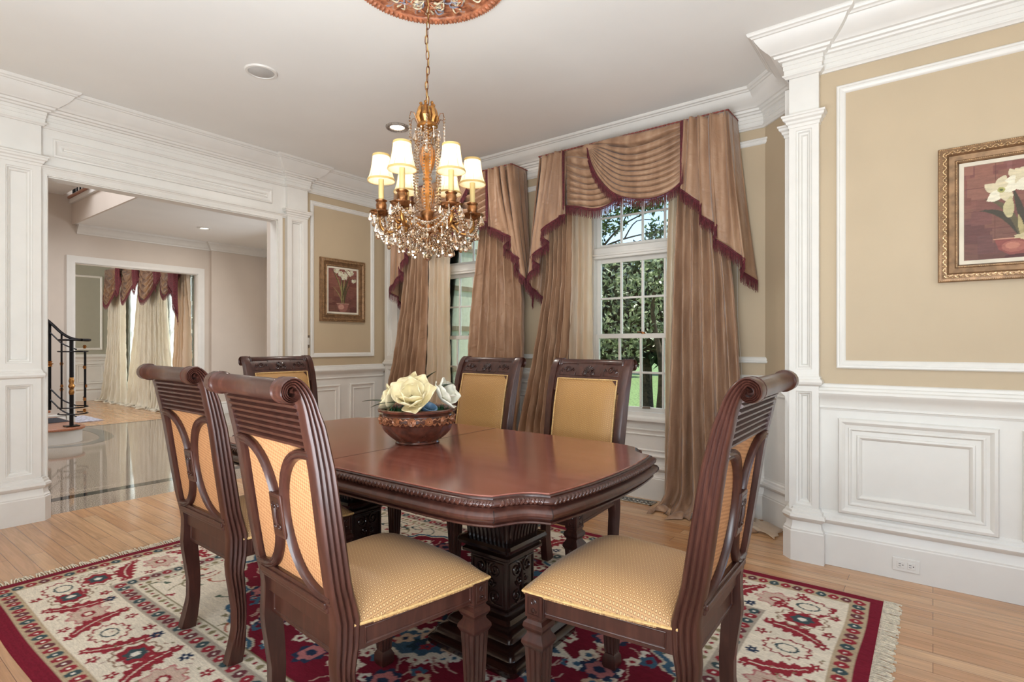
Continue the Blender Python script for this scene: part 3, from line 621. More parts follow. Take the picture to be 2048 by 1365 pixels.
def knuckle(mb, p, r): mb.lathe([(0, -r*1.1), (r*.9, -r*.8), (r*.6, -r*.4), (r*1.2, 0), (r*.6, r*.4), (r*.9, r*.8), (0, r*1.1)], 8, p)
def balu(x, y, z0, z1, r, kn, name='baluster', kr=.022):
    o = MB().tube([(x, y, z0), (x, y, z1)], r, 6).build(name, M['iron'], rl); g = MB()
    for z in kn: knuckle(g, (x, y, z), kr)
    part_label(g.build('knuckle', M['gold'], o), 'gilt turned knuckle')
nw = MB(); nw.tube([(0, 0, 0), (0, 0, 1.08)], .022, 8); nw.box(-.07, .07, -.07, .07, 0, .012); nw = nw.build('newel_post', M['iron'], rl)
g = MB(); g.lathe([(0, .38), (.024, .40), (.03, .43), (.02, .47), (.036, .50), (.022, .54), (.03, .57), (.02, .62), (0, .64)], 10); part_label(g.build('knuckle', M['gold'], nw), 'gilt turned knuckle')
for k, (dx, dy) in enumerate([(-.17, .06), (-.10, .16), (.02, .14), (.13, .10), (-.20, -.05)]):
    balu(dx, dy, .24, .94, .008, (.34, .74) if k % 2 else (.5,), kr=.02)
rg = MB()
for z in (.24, .94, .16): rg.tube([(.16*math.cos(a)-.02, .15*math.sin(a)+.02, z) for a in np.linspace(-2.2, 2.6, 18)], .008, 6)
rg.build('scroll_ring', M['iron'], rl)
g2 = MB(); knuckle(g2, (.13, .10, 1.0), .022); knuckle(g2, (.13, .10, .2), .022); part_label(g2.build('knuckle', M['gold'], rl), 'gilt turned knuckle')
hr = MB(); hr.tube(catmull([(.17, .06, 1.085), (.10, .16, 1.085), (-.06, .16, 1.085), (-.16, .06, 1.10), (-.26, -.03, 1.17), (-.40, -.13, 1.32), (-.62, -.30, 1.54), (-.9, -.5, 1.8)], 6), .018, 8); hr.tube([(x*.17, y*.15+.02, 1.085) for x, y in ((math.cos(a), math.sin(a)) for a in np.linspace(0, 2*PI, 16))], .012, 6); hr.build('handrail', M['iron'], rl)
for z in (-.12, -.84, -.98):
    MB().tube(catmull([(-.12, .08, 1.085+z), (-.26, -.03, 1.16+z), (-.40, -.13, 1.31+z), (-.62, -.30, 1.53+z), (-.9, -.5, 1.79+z)], 5), .009, 6).build('stair_rail_bar', M['iron'], rl)
balu(-.27, -.035, .2, 1.17, .012, (.45, .78)); balu(-.40, -.13, .19, 1.32, .024, (.78,), 'post', .040); balu(-.55, -.24, .4, 1.46, .012, (.7, 1.0))
# ============================================================ DINING TABLE
TX, TY, TZ = -1.91, 1.797, .753
def table_outline():
    q = []                                               # one quadrant, centre origin, from (0, b) to (a, 0)
    q += [(x, .551-.010*(x/.64)**2) for x in np.linspace(0, .64, 9)]
    q += catmull([(.64, .541), (.74, .533), (.80, .520), (.846, .500)], 4)[1:]
    q += catmull([(.846, .500), (.864, .462), (.888, .422), (.922, .392), (.968, .374)], 4)[1:]
    q += catmull([(.968, .374), (.984, .28), (.998, .15), (1.003, 0)], 4)[1:]
    q = [(float(p[0]), float(p[1])) for p in q]
    full = q+[(x, -y) for x, y in q[::-1][1:]]; full = full+[(-x, y) for x, y in full[::-1][1:-1]]
    return full[::-1]                                      # counter clockwise
OUT = table_outline()
tb = thing('dining_table', 'long reddish brown pedestal dining table with carved rope edge and scalloped corners', 'dining table', (TX, TY, .007))
def sweep_tab(prof):
    mb = MB(); mb.sweep(OUT, prof, 1, True); return mb
topm = sweep_tab([(-.006, TZ), (.001, TZ), (.003, TZ-.002), (.003, TZ-.006), (-.02, TZ-.010)])
lip = sweep_tab([(.002, TZ-.004), (.005, TZ-.0045), (.010, TZ-.0035), (.013, TZ-.006), (.013, TZ-.011), (.002, TZ-.012)]); lip.build('edge_bead', M['darker'], tb, smooth=40)
n = len(OUT); inner = []
for i in range(n):
    a = np.array(OUT[i-1]); c = np.array(OUT[(i+1) % n]); d = c-a; d /= np.hypot(*d); inner.append((OUT[i][0]-.006*d[1], OUT[i][1]+.006*d[0]))
b0 = len(topm.v); 
xs = sorted(set([-1.2, -.001, .001, 1.2]))
topm.add([(x, y, TZ) for x, y in inner], [tuple(range(n))])
tt = topm.build('tabletop', M['top'], tb, smooth=35)
sm = MB(); sm.box(-.0009, .0009, -.57, .57, TZ+.0001, TZ+.0006); part_label(sm.build('leaf_seam', M['darker'], tb, smooth=0), 'thin dark seam across the middle of the table')
# carved rim: a rope of slanted leaves
rim = sweep_tab([(.0, TZ-.010), (.016, TZ-.010), (.026, TZ-.014), (.030, TZ-.021), (.026, TZ-.028), (.016, TZ-.032), (0, TZ-.032)])
cum = [0]
for i in range(n): cum.append(cum[-1]+math.dist(OUT[i], OUT[(i+1) % n]))
Lp = cum[-1]; ns = 300
for k in range(ns):
    s_ = Lp*k/ns; i = min(n-1, int(np.searchsorted(cum, s_, 'right')-1)); t_ = (s_-cum[i])/(cum[i+1]-cum[i]); a = np.array(OUT[i]); c = np.array(OUT[(i+1) % n]); p = a+(c-a)*t_; d = (c-a)/np.hypot(*(c-a)); nn = np.array([d[1], -d[0]])
    ang = math.atan2(d[1], d[0])
    mt = Matrix.Translation((p[0]+nn[0]*.026, p[1]+nn[1]*.026, TZ-.021)) @ Matrix.Rotation(ang, 4, 'Z') @ Matrix.Rotation(.75, 4, 'Y')
    rim.sphere((0, 0, 0), 1, 6, 4, (.0078, .009, .0128), mt)
rim.build('carved_rim', M['dark'], tb, smooth=60)
ap = sweep_tab([(-.03, TZ-0.0310), (.016, TZ-0.0310), (.022, TZ-0.0343), (.016, TZ-0.0376), (.020, TZ-0.0408), (.032, TZ-0.0466), (.038, TZ-0.0548), (.037, TZ-0.0630), (.028, TZ-0.0728), (.014, TZ-0.0802), (.010, TZ-0.0835), (.018, TZ-0.0859), (.020, TZ-0.0900), (.014, TZ-0.0941), (.0, TZ-0.0966), (-.05, TZ-0.0966), (-.05, TZ-0.0310)])
ap.build('apron', M['dark'], tb, smooth=35)
js = MB()
for sx in (1, -1):
    for sy in (1, -1):
        for (jx, jy) in ((.846, .500), (.968, .374)):
            i = min(range(n), key=lambda q: math.dist(OUT[q], (sx*jx, sy*jy))); p0, p1, p2 = (np.array(OUT[(i+d_) % n]) for d_ in (-1, 0, 1))
            n1 = (p1-p0)/np.hypot(*(p1-p0)); n2 = (p2-p1)/np.hypot(*(p2-p1)); n1 = np.array([n1[1], -n1[0]]); n2 = np.array([n2[1], -n2[0]]); m_ = n1+n2; m_ = m_/max(1e-6, m_@n1) if m_@n1 > .15 else n1
            js.tube([(p1[0]+m_[0]*o_, p1[1]+m_[1]*o_, z_) for o_, z_ in ((.0205, TZ-.0408), (.0325, TZ-.0466), (.0385, TZ-.0548), (.0375, TZ-.063), (.0285, TZ-.0728), (.0145, TZ-.0802))], .0012, 4)
js.build('apron_joint', M['blackhole'], tb)
def sq(hw, z, r=.25, n=5):                                   # rounded square ring
    rr = hw*r; pts = []
    for cx_, cy_, a0 in ((1, 1, 0), (-1, 1, PI/2), (-1, -1, PI), (1, -1, 3*PI/2)):
        for k in range(n): a = a0+PI/2*k/(n-1); pts.append(((hw-rr)*cx_+rr*math.cos(a), (hw-rr)*cy_+rr*math.sin(a), z))
    return pts
def pedestal(cx_):
    e = MB()
    cap = MB(); cap.grid([sq(h, z, .08) for h, z in ((.17, .645), (.175, .62), (.15, .595), (.125, .54), (.108, .48), (.105, .43))], closed_v=True)
    for s_ in range(4):                                       # upright fluting leaves on the capital
        for k in range(9):
            u = -.085+.17*k/8
            pts = [(u*1.0, .107, .43), (u*1.02, .112, .47), (u*1.1, .128, .53), (u*1.3, .156, .585), (u*1.4, .176, .61), (u*1.4, .184, .60)]
            cap.tube(pts, lambda t: .007+.005*t, 6, mat=Matrix.Rotation(s_*PI/2, 4, 'Z'))
    ped = bpy.data.objects.new('pedestal', None)
    body = MB(); body.grid([sq(h, z, .12) for h, z in ((.108, .435), (.132, .430), (.138, .418), (.132, .404), (.115, .398), (.112, .390), (.122, .382), (.122, .372), (.102, .362), (.096, .355), (.096, .17), (.104, .165), (.104, .150), (.125, .145), (.135, .132), (.128, .12), (.150, .112), (.165, .10), (.170, .088), (.160, .078), (.185, .072), (.200, .060), (.205, .048), (.195, .040), (.215, .034), (.225, .024), (.225, .008), (.220, 0))], closed_v=True)
    body.v += [(0, 0, 0)]; body.box(-.1, .1, -.1, .1, .42, .66)
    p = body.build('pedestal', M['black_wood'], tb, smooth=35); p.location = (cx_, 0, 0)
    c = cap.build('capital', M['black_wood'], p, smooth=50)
    cv = MB()
    for s_ in range(4):
        mt = Matrix.Rotation(s_*PI/2, 4, 'Z')
        for sg in (1, -1):
            for (x, z, r_, a0) in ((.036, .315, .030, PI/2), (.036, .21, .028, -PI/2), (.020, .265, .018, 0)):
                cv.tube([(sg*px, .098, pz) for px, pz in spiral(x, z, r_, 1.5, a0, 1 if z > .27 else -1)], lambda t: .0055-.002*t, 6, mat=mt)
            cv.tube([(sg*.078, .0975, .18), (sg*.078, .0975, .345)], .003, 5, mat=mt)
        cv.tube([(-.078, .0975, .345), (.078, .0975, .345)], .003, 5, mat=mt); cv.tube([(-.078, .0975, .18), (.078, .0975, .18)], .003, 5, mat=mt)
        cv.tube([(0, .098, .19), (0, .102, .26), (0, .098, .335)], lambda t: .008*math.sin(PI*(.1+.8*t)), 6, mat=mt)
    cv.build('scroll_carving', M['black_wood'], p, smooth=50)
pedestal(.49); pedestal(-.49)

# ============================================================ DINING CHAIRS
FZ = [0, .05, .12, .20, .28, .341, .418, .479, .573, .726, .893, 1.028, 1.08, 1.115]; FY = [-.206, -.196, -.188, -.186, -.190, -.196, -.182, -.181, -.208, -.233, -.262, -.297, -.322, -.350]
RZ = [0, .05, .12, .20, .28, .363, .428, .489, .587, .696, .89, .99, 1.073, 1.1]; RY = [-.262, -.248, -.232, -.232, -.243, -.256, -.252, -.252, -.273, -.290, -.318, -.336, -.366, -.40]
front = lambda z: float(np.interp(z, FZ, FY)); rear = lambda z: float(np.interp(z, RZ, RY))
SC = (-.377, 1.101)
def post_path():
    P = []
    for z in list(np.linspace(0, .10, 5))+list(np.linspace(.13, 1.0, 26)): P.append(((front(z)+rear(z))/2, z, (front(z)-rear(z))/2))
    Q = [(-.3265, 1.040, .0205), (-.336, 1.070, .0190), (-.351, 1.100, .0165), (-.373, 1.1225, .0120), (-.3965, 1.1135, .0108), (-.4005, 1.093, .0098), (-.388, 1.0795, .0084), (-.3725, 1.0805, .0072), (-.3650, 1.0915, .0062), (-.3700, 1.1025, .0052), (-.3795, 1.1025, .0042), (-.3820, 1.0960, .0030)]
    return catmull(P, 1)[::1]+catmull(Q, 3)
PP = post_path()
def post(sx):
    mb = MB(); rows = []; k = len(PP)
    for i, (y, z, h) in enumerate(PP):
        a = PP[max(0, i-1)]; c = PP[min(k-1, i+1)]; ty, tz = c[0]-a[0], c[1]-a[1]; l = math.hypot(ty, tz) or 1; ty /= l; tz /= l
        dy, dz = tz, -ty                                       # depth axis, forward when the post rises
        zc = min(z, 1.1); x0 = .213+.017*max(0, min(1, (zc-.45)/.55)); t_ = .021
        amp = .0045*max(0, min(1, (z-.07)/.06)); row = []
        pts = [(1, -1), (-1, -1)]
        m_ = 16
        for j in range(m_+1):
            d = -1+2*j/m_; row_l = 1-(amp/t_)*1.6*(1-abs(math.sin(PI*4*(d+1)/2))); pts.append((d, row_l))
        for d, l_ in pts: row.append((sx*(x0+t_*l_), y+dy*h*d, z+dz*h*d))
        rows.append(row)
    mb.grid(rows, closed_v=True); b = len(rows[0]); nn_ = len(rows)
    mb.f.append(tuple(range(b))); mb.f.append(tuple((nn_-1)*b+j for j in range(b)))
    mb.lathe([(0, -.001), (.024, -.001), (.027, .004), (.026, .018), (.018, .020), (.007, .022), (0, .028)], 18, mat=Matrix.Translation((sx*.2055, SC[0], SC[1])) @ Matrix.Rotation(sx*PI/2, 4, 'Y') @ Matrix.Scale(1, 4))
    return mb
def make_chair(label):
    t = thing('dining_chair', label, 'chair', (0, 0, 0), 0, 'six matching scroll back dining chairs')
    D = M['dark']
    for sx in (-1, 1): post(sx).build('back_post', D, t, smooth=45)
    # roll between the posts with ring ends
    rm = Matrix.Translation((0, SC[0], SC[1])) @ Matrix.Rotation(PI/2, 4, 'Y')
    rl_ = MB(); rl_.lathe([(0, -.215), (.027, -.215), (.0335, -.207), (.0300, -.201), (.0335, -.194), (.0275, -.187), (.0275, .187), (.0335, .194), (.0300, .201), (.0335, .207), (.027, .215), (0, .215)], 20, mat=rm); rl_.build('top_roll', D, t, smooth=50)
    # top rail: carved front, reeded rear
    cs = [(front(z)-.010, z) for z in np.linspace(.955, 1.112, 9)]
    rr = []
    for k in range(7):
        z = 1.066-.0175*k; rr += [(rear(z)+.010, z), (rear(z)-.001+.004, z-.005), (rear(z-.01)+.004, z-.012), (rear(z-.0165)+.012, z-.0165)]
    poly = cs+[(SC[0]-.006, SC[1]-.02)]+rr
    mb = MB(); mb.grid([[(x, y, z) for y, z in poly] for x in (-.212, .212)], closed_v=True); k = len(poly); mb.f += [tuple(range(k)), tuple(range(2*k-1, k-1, -1))]
    tr = mb.build('top_rail', D, t, smooth=30)
    F = lambda x, z, o=0: (x, front(1.038+(z-.982)*.92)-.010+o, 1.038+(z-.982)*.92)
    cv = MB()
    for x0, x1, z0, z1 in ((-.185, -.085, .985, 1.052), (-.080, .080, .982, 1.056), (.085, .185, .985, 1.052)):
        sl = .012 if x0 < -.1 else (-.012 if x1 > .1 else 0)
        cv.tube([F(x0, z0), F(x1-(sl if sl > 0 else 0), z0), F(x1+(0 if sl >= 0 else 0), z1), F(x0, z1)], .0028, 5, closed=True)
    for sx in (-1, 1):
        cv.tube([F(sx*px, pz, .002) for px, pz in spiral(.137, 1.018, .020, 1.6, 0)], lambda q: .0042-.0015*q, 6)
        cv.tube([F(sx*x, z, .001) for x, z in ((.160, 1.012), (.172, 1.024), (.178, 1.010), (.168, 1.004))], .004, 6); cv.tube([F(sx*x, z, .001) for x, z in ((.115, 1.012), (.102, 1.026), (.096, 1.012))], .004, 6)
        cv.tube([F(sx*px, pz, .002) for px, pz in spiral(.027, 1.002, .017, 1.3, PI/2)], lambda q: .0048-.002*q, 6)
    for a in (-60, -35, -12, 12, 35, 60):
        r_ = math.radians(a); cv.tube([F(0, 1.006, .002), F(math.sin(r_)*.022, 1.006+math.cos(r_)*.024, .004), F(math.sin(r_)*.036, 1.006+math.cos(r_)*.036, .001)], lambda q: .0035+.002*math.sin(PI*q), 6)
    cv.build('carving', M['darker'], tr, smooth=50)
    # upholstered back
    z0, z1, hx = .515, 1.024, .190; G = []
    nz, nx = 14, 12; fp = []; bp = []
    for i in range(nz+1):
        z = z0+(z1-z0)*i/nz; rowf = []; rowb = []
        for j in range(nx+1):
            x = -hx+2*hx*j/nx; d = .026*(1-abs(x/hx)**5)*(1-abs(2*i/nz-1)**6)
            rowf.append((x, front(z)-.012+d, z)); zb_ = z0+(.955-z0)*i/nz; rowb.append((x, rear(zb_)+.016, zb_))
        fp.append(rowf); bp.append(rowb)
    pad = MB().grid(fp); pad = pad.build('back_upholstery', M['back_fab'], t, smooth=60); ed = [fp[0][j] for j in range(nx+1)]+[fp[i][-1] for i in range(1, nz+1)]+[fp[-1][j] for j in range(nx-1, -1, -1)]+[fp[i][0] for i in range(nz-1, 0, -1)]
    MB().tube([(x*.985, y+.006, z0+(z-z0)*.99+.002) for x, y, z in ed], .0045, 6, closed=True).build('piping', M['piping'], pad)
    rp = MB().grid(bp); rp = rp.build('rear_upholstery', M['rear_fab'], t, smooth=60); part_label(rp, 'woven orange gold fabric on the back of the chair')
    # curved bars and carved plaque on the rear
    for sx in (-1, 1):
        pts = []
        for k in range(25):
            ph = -PI/2+PI*k/24; z = .738+.195*math.sin(ph); x = sx*(.216-.192*abs(math.cos(ph))**.75); pts.append((x, z))
        rows = []
        for k, (x, z) in enumerate(pts):
            a = pts[max(0, k-1)]; c = pts[min(24, k+1)]; tx, tz = c[0]-a[0], c[1]-a[1]; l = math.hypot(tx, tz); nx_, nz_ = -tz/l, tx/l; row = []
            for s_, o_ in ((-1, .012), (-1, 0), (-.75, -.006), (-.45, -.002), (0, -.008), (.45, -.002), (.75, -.006), (1, 0), (1, .012)):
                zz = z+nz_*s_*.0135; row.append((x+nx_*s_*.0135, rear(zz)+.003+o_, zz))
            rows.append(row)
        mb = MB().grid(rows, closed_v=True); mb.f += [tuple(range(9)), tuple(len(mb.v)-9+j for j in range(9))]; mb.build('back_bar', D, t, smooth=50)
    pl = MB(); 
    yq = rear(.735)
    pl.box(-.034, .034, -.009, .012, -.064, .064); plq = pl.build('plaque', D, t, smooth=0, bevel=.003); plq.location = (0, yq+.0, .735); plq.rotation_euler = (math.radians(8), 0, 0)
    pc = MB(); pc.box(-.025, .025, -.0098, -.0085, -.054, .054)
    for sz in (-1, 1):
        for sx in (-1, 1): pc.tube([(sx*px, -.0105, sz*pz) for px, pz in spiral(.0125, .032, .011, 1.2, PI)], .0026, 5)
    pc.tube([(0, -.010, -.024), (0, -.012, 0), (0, -.010, .024)], .0055, 6); pc.build('carving', M['darker'], plq, smooth=50)
    br = MB(); br.box(-.196, .196, rear(.53)-.002, front(.53)-.006, .505, .548); br.box(-.196, .196, rear(.53)-.008, rear(.53)+.02, .518, .536); br.build('lower_rail', D, t, smooth=0, bevel=.004)
    # seat frame
    fr = MB()
    def rail(p, q, z0_, z1_, th):
        p = np.array(p); q = np.array(q); d = q-p; L_ = np.hypot(*d); ang = math.atan2(d[1], d[0]); mt = Matrix.Translation((p[0], p[1], 0)) @ Matrix.Rotation(ang, 4, 'Z')
        fr.box(0, L_, -th/2, th/2, z0_, z1_, mt); fr.frame((0, -th/2, 0), (1, 0, 0), (0, -1, 0), .03, L_-.03, z0_+.010, z1_-.008, [(0, 0), (.001, .003), (.004, .003), (.006, 0)]) if False else None
        for s_ in (-1, 1):
            tmp = MB(); tmp.frame((0, s_*th/2, 0), (1, 0, 0), (0, s_, 0), .03, L_-.03, z0_+.010, z1_-.008, [(0, 0), (.001, .003), (.004, .003), (.006, 0)]); fr.add(tmp.v, tmp.f, mt)
    rail((-.252, .225), (.252, .225), .395, .462, .030); rail((.250, .225), (.216, -.20), .395, .462, .028); rail((-.216, -.20), (-.250, .225), .395, .462, .028); rail((.21, -.215), (-.21, -.215), .375, .462, .030)
    fr.box(-.205, .205, -.242, -.196, .448, .512)
    fr.build('seat_frame', D, t, smooth=0, bevel=.002)
    # cushion: trapezoid with a domed top
    P = []; nu, nv = 18, 16
    def edge(u, v):                                             # u,v in -1..1, rounded corners
        uu = u*math.sqrt(max(0, 1-.06*v*v*u*u)); y = .030+.238*v*math.sqrt(1-.07*u*u*v*v)+ (.010*(1-u*u) if v > 0 else 0)*max(0, v); x = uu*(.232+.052*(v+1)/2); return x, y
    for j in range(nv+1):
        v = -1+2*j/nv; row = []
        for i in range(nu+1):
            u = -1+2*i/nu; x, y = edge(u, v); r_ = max(abs(u), abs(v)); h = .468+.058*(1-abs(u)**4.5)*(1-abs(v)**4.5)+.010; row.append((x, y, h if r_ < .999 else .470))
        P.append(row)
    cu = MB().grid(P); eb = [P[0][i] for i in range(nu+1)]+[P[j][-1] for j in range(1, nv+1)]+[P[-1][i] for i in range(nu-1, -1, -1)]+[P[j][0] for j in range(nv-1, 0, -1)]
    cu.grid([[(x, y, z) for x, y, z in eb], [(x, y, .455) for x, y, z in eb]], closed_v=True)
    cu = cu.build('seat', M['seat_fab'], t, smooth=70)
    MB().tube([(x*1.006, y*1.006, .464) for x, y, z in eb], .0046, 6, closed=True).build('piping', M['piping'], cu)
    # front legs
    for sx in (-1, 1):
        lg = MB(); cx_, cy_ = sx*.248, .222
        def sqr(h, z, fl=0):
            pts = []
            for s_ in range(4):
                a = s_*PI/2; c_, n_ = math.cos(a), math.sin(a)
                for k in range(12):
                    d = -1+2*k/12; dep = fl*(.5-.5*math.cos(2*PI*3*(d+1)/2)) if abs(d) < .9 else 0
                    px, py = h-dep*h, d*h; pts.append((cx_+px*c_-py*n_, cy_+px*n_+py*c_, z))
            return pts
        rows = [(.030, .462, 0), (.030, .392, 0), (.026, .388, 0), (.026, .382, 0), (.034, .374, 0), (.036, .362, 0), (.030, .350, 0), (.026, .346, 0), (.027, .338, 0), (.038, .322, 0), (.039, .312, 0), (.033, .300, 0), (.031, .296, .14), (.028, .24, .14), (.0235, .12, .14), (.0205, .062, .14), (.0205, .058, 0), (.019, .054, 0), (.026, .040, 0), (.027, .012, 0), (.023, 0, 0)]
        lg.grid([sqr(*r_) for r_ in rows], closed_v=True); b = 48; lg.f.append(tuple(range(b))); lg.f.append(tuple(len(lg.v)-b+j for j in range(b)))
        L_ = lg.build('leg', D, t, smooth=35)
        cb = MB()
        for a in (0, PI/2, PI, -PI/2):
            mt = Matrix.Translation((cx_, cy_, .427)) @ Matrix.Rotation(a, 4, 'Z')
            tmp = MB(); tmp.frame((0, -.0302, 0), (1, 0, 0), (0, -1, 0), -.022, .022, -.028, .028, [(0, 0), (.001, .002), (.003, .002), (.004, 0)]); cb.add(tmp.v, tmp.f, mt)
            for sz in (-1, 1): cb.tube([(px, -.031, sz*pz) for px, pz in spiral(0, .012, .010, 1.3, 0)], .0024, 5, mat=mt)
        cb.build('carving', M['darker'], L_, smooth=50)
    return t
chA = make_chair('scroll back dining chair nearest the camera, its fluted back filling the centre left')
chA.location = (-1.432, 1.13, .007); chA.rotation_euler = (0, 0, math.radians(-5))
G_ = 'six matching scroll back dining chairs'
dup(chA, (-2.325, 1.262, .007), math.radians(-1.5), 'scroll back dining chair seen from behind at far left, beside the opening', G_)
dup(chA, (-.735, 1.635, .007), math.radians(91), 'dining chair at the right end of the table, seen from its fluted side', G_)
dup(chA, (-2.275, 2.385, .007), math.radians(179), 'dining chair across the table just right of the flower bowl, gold back showing', G_)
dup(chA, (-1.522, 2.362, .007), math.radians(179), 'dining chair across the table in front of the right window', G_)
dup(chA, (-3.27, 2.06, .007), math.radians(-91), 'dining chair at the far left end of the table, mostly hidden behind a nearer chair', G_)

# ============================================================ FLOWER BOWL
bx, by = -1.935, 1.80
bw = thing('decorative_bowl', 'brown glazed bowl with a band of raised roses on the dining table', 'bowl', (bx, by, TZ+.007))
def swirl(a, z): return 1+.045*math.sin(10*a+z*40)*math.sin(PI*z/.086)**.5 if z < .085 else 1
prof = [(0, 0), (.100, 0), (.104, .004), (.100, .010), (.108, .016), (.130, .036), (.152, .060), (.166, .084), (.170, .090), (.166, .094), (.168, .098), (.170, .128), (.166, .136), (.160, .142), (.166, .146), (.182, .150), (.184, .158), (.176, .163), (.160, .160), (.154, .152), (.150, .12), (.12, .10), (0, .09)]
P2 = []
for (r0, z0), (r1, z1) in zip(prof[:-1], prof[1:]):
    for k in range(3 if math.hypot(r1-r0, z1-z0) > .02 else 1): P2.append((r0+(r1-r0)*k/(3 if math.hypot(r1-r0, z1-z0) > .02 else 1), z0+(z1-z0)*k/(3 if math.hypot(r1-r0, z1-z0) > .02 else 1)))
P2.append(prof[-1])
MB().lathe(P2, 80, wob=lambda a, z: swirl(a, z) if .012 < z < .085 else 1).build('bowl', M['bowl'], bw, smooth=50)
rv = MB()
for k in range(14):
    a = 2*PI*k/14; mt = Matrix.Rotation(a, 4, 'Z') @ Matrix.Translation((.170, 0, .114)) @ Matrix.Rotation(PI/2, 4, 'Y')
    for q, (r_, h) in enumerate(((.016, .0), (.011, .003), (.006, .006))): rv.tube([(r_*math.cos(b_), r_*math.sin(b_), h) for b_ in np.linspace(0, 2*PI, 13)[:-1]], .0042, 6, mat=mt, closed=True)
    for s_ in (-1, 1):
        for dz, ln in ((.006, .026), (-.008, .024)):
            rv.tube([((-dz), s_*.014, 0), (-dz*2, s_*(.014+ln*.5), .003), (-dz*.6, s_*(.014+ln), 0)], lambda t: .0016+.0042*math.sin(PI*t), 6, mat=mt)
rv.build('rose_relief', M['bowl_relief'], bw, smooth=60)
MB().lathe([(0, .138), (.06, .140), (.12, .132), (.152, .118)], 24).build('filler_bed', M['moss'], bw)
fo = MB()
for k in range(420):
    a = random.uniform(0, 2*PI); r_ = .15*math.sqrt(random.random()); h = random.uniform(.02, .05); d = random.uniform(0, 2*PI); x, y = r_*math.cos(a), r_*math.sin(a); w_ = .004
    fo.add([(x-w_*math.sin(d), y+w_*math.cos(d), .13), (x+w_*math.sin(d), y-w_*math.cos(d), .13), (x+.018*math.cos(d), y+.018*math.sin(d), .13+h)], [(0, 1, 2)])
f_ = fo.build('moss', M['moss'], smooth=0); f_.location = (bx, by, TZ+.007); tag(f_, 'tufts of dark green filler in the flower bowl', 'greenery'); f_['kind'] = 'stuff'
def petal(mt, L_, W, cup, curl, mat_mb):
    nu, nv = 12, 10; P = []
    for i in range(nu+1):
        u = i/nu; wd = W*(math.sin(PI*min(1, u*.90+.05))**.6); row = []
        for j in range(nv+1):
            v = -1+2*j/nv; x = L_*(u-.10*curl*u*u)*math.cos(cup*u*.9); z = L_*u*math.sin(cup*u)*.9+.26*wd*v*v-curl*L_*.25*max(0, u-.7)*2
            row.append((x-L_*.16*v*v*u*u, wd*v*(1-.04*u), z+.0016*math.sin(5*v+4*u)*u))
        P.append(row)
    mat_mb.grid(P, mat=mt)
def magnolia(pos, tilt, az, size, white, label, n=9):
    t = thing('magnolia', label, 'flower', pos, 0, None); base = Matrix.Rotation(az, 4, 'Z') @ Matrix.Rotation(tilt, 4, 'Y')
    for k in range(n):
        ring = 0 if k < n//3 else (1 if k < 2*n//3 else 2); a = k*2.4; mb = MB()
        petal(base @ Matrix.Rotation(a, 4, 'Z') @ Matrix.Rotation(-(.80-.30*ring), 4, 'Y') @ Matrix.Translation((.004, 0, 0)), size*(.74+.16*ring), size*.46, .38, .06+.10*ring, mb)
        mb.build('petal', M['petal_white' if white else 'petal'], t, smooth=180, solid=.0012)
    c = MB(); c.sphere((0, 0, size*.16), size*.10, 8, 6, (1, 1, 1.7), base); c.build('stamen', M['leaf'], t)
    f2 = MB()
    for k in range(14):
        a = k*.45; f2.tube([(0, 0, size*.04), (size*.14*math.cos(a), size*.14*math.sin(a), size*.1), (size*.2*math.cos(a), size*.2*math.sin(a), size*.2)], .0016, 4, mat=base)
    f2.build('stamen_filament', M['candle'], t); return t
MG = 'magnolias in the bowl'
magnolia((bx+.045, by-.065, TZ+.205), math.radians(48), math.radians(-58), .128, False, 'large open cream magnolia facing the camera, centre of the bowl', 10)
magnolia((bx-.030, by-.010, TZ+.240), math.radians(30), math.radians(-115), .112, False, 'cream magnolia at the top left of the arrangement', 8)
magnolia((bx-.065, by-.075, TZ+.200), math.radians(70), math.radians(-130), .104, False, 'cream magnolia drooping over the left rim of the bowl', 8)
magnolia((bx+.085, by+.065, TZ+.215), math.radians(55), math.radians(20), .110, True, 'whiter magnolia turned towards the window on the right', 8)
def bleaf(p, az, el, L_, W, label):
    mb = MB(); P = []
    for i in range(9):
        u = i/8; wd = W*math.sin(PI*(.04+.94*u))**.8
        P.append([(L_*u, wd*v, .18*wd*abs(v)-.25*L_*u*u) for v in (-1, -.5, 0, .5, 1)])
    mb.grid(P, mat=Matrix.Rotation(az, 4, 'Z') @ Matrix.Rotation(-el, 4, 'Y')); o = mb.build('magnolia_leaf', M['leaf'], smooth=70, solid=.0012); o.location = p; tag(o, label, 'leaf'); return o
bleaf((bx+.030, by-.01, TZ+.27), math.radians(30), 1.0, .10, .026, 'pointed dark leaf standing above the magnolias')
bleaf((bx-.045, by-.12, TZ+.19), math.radians(190), .28, .17, .020, 'long thin leaf sticking out past the left rim of the bowl')
bleaf((bx-.02, by-.12, TZ+.20), math.radians(215), .05, .11, .026, 'dark leaf under the left magnolia')
bleaf((bx+.10, by+.06, TZ+.26), math.radians(20), .6, .07, .022, 'small dark leaf behind the white magnolia')
o = MB().lathe([(0, 0), (.016, 0), (.022, .01), (.036, .05), (.040, .06), (.034, .06), (.018, .012), (0, .01)], 20); o = o.build('small_pot', M['bluepot']); o.location = (bx+.088, by-.035, TZ+.135); o.rotation_euler = (.2, .5, .3); tag(o, 'small slate blue cup tucked in the right side of the bowl', 'cup')
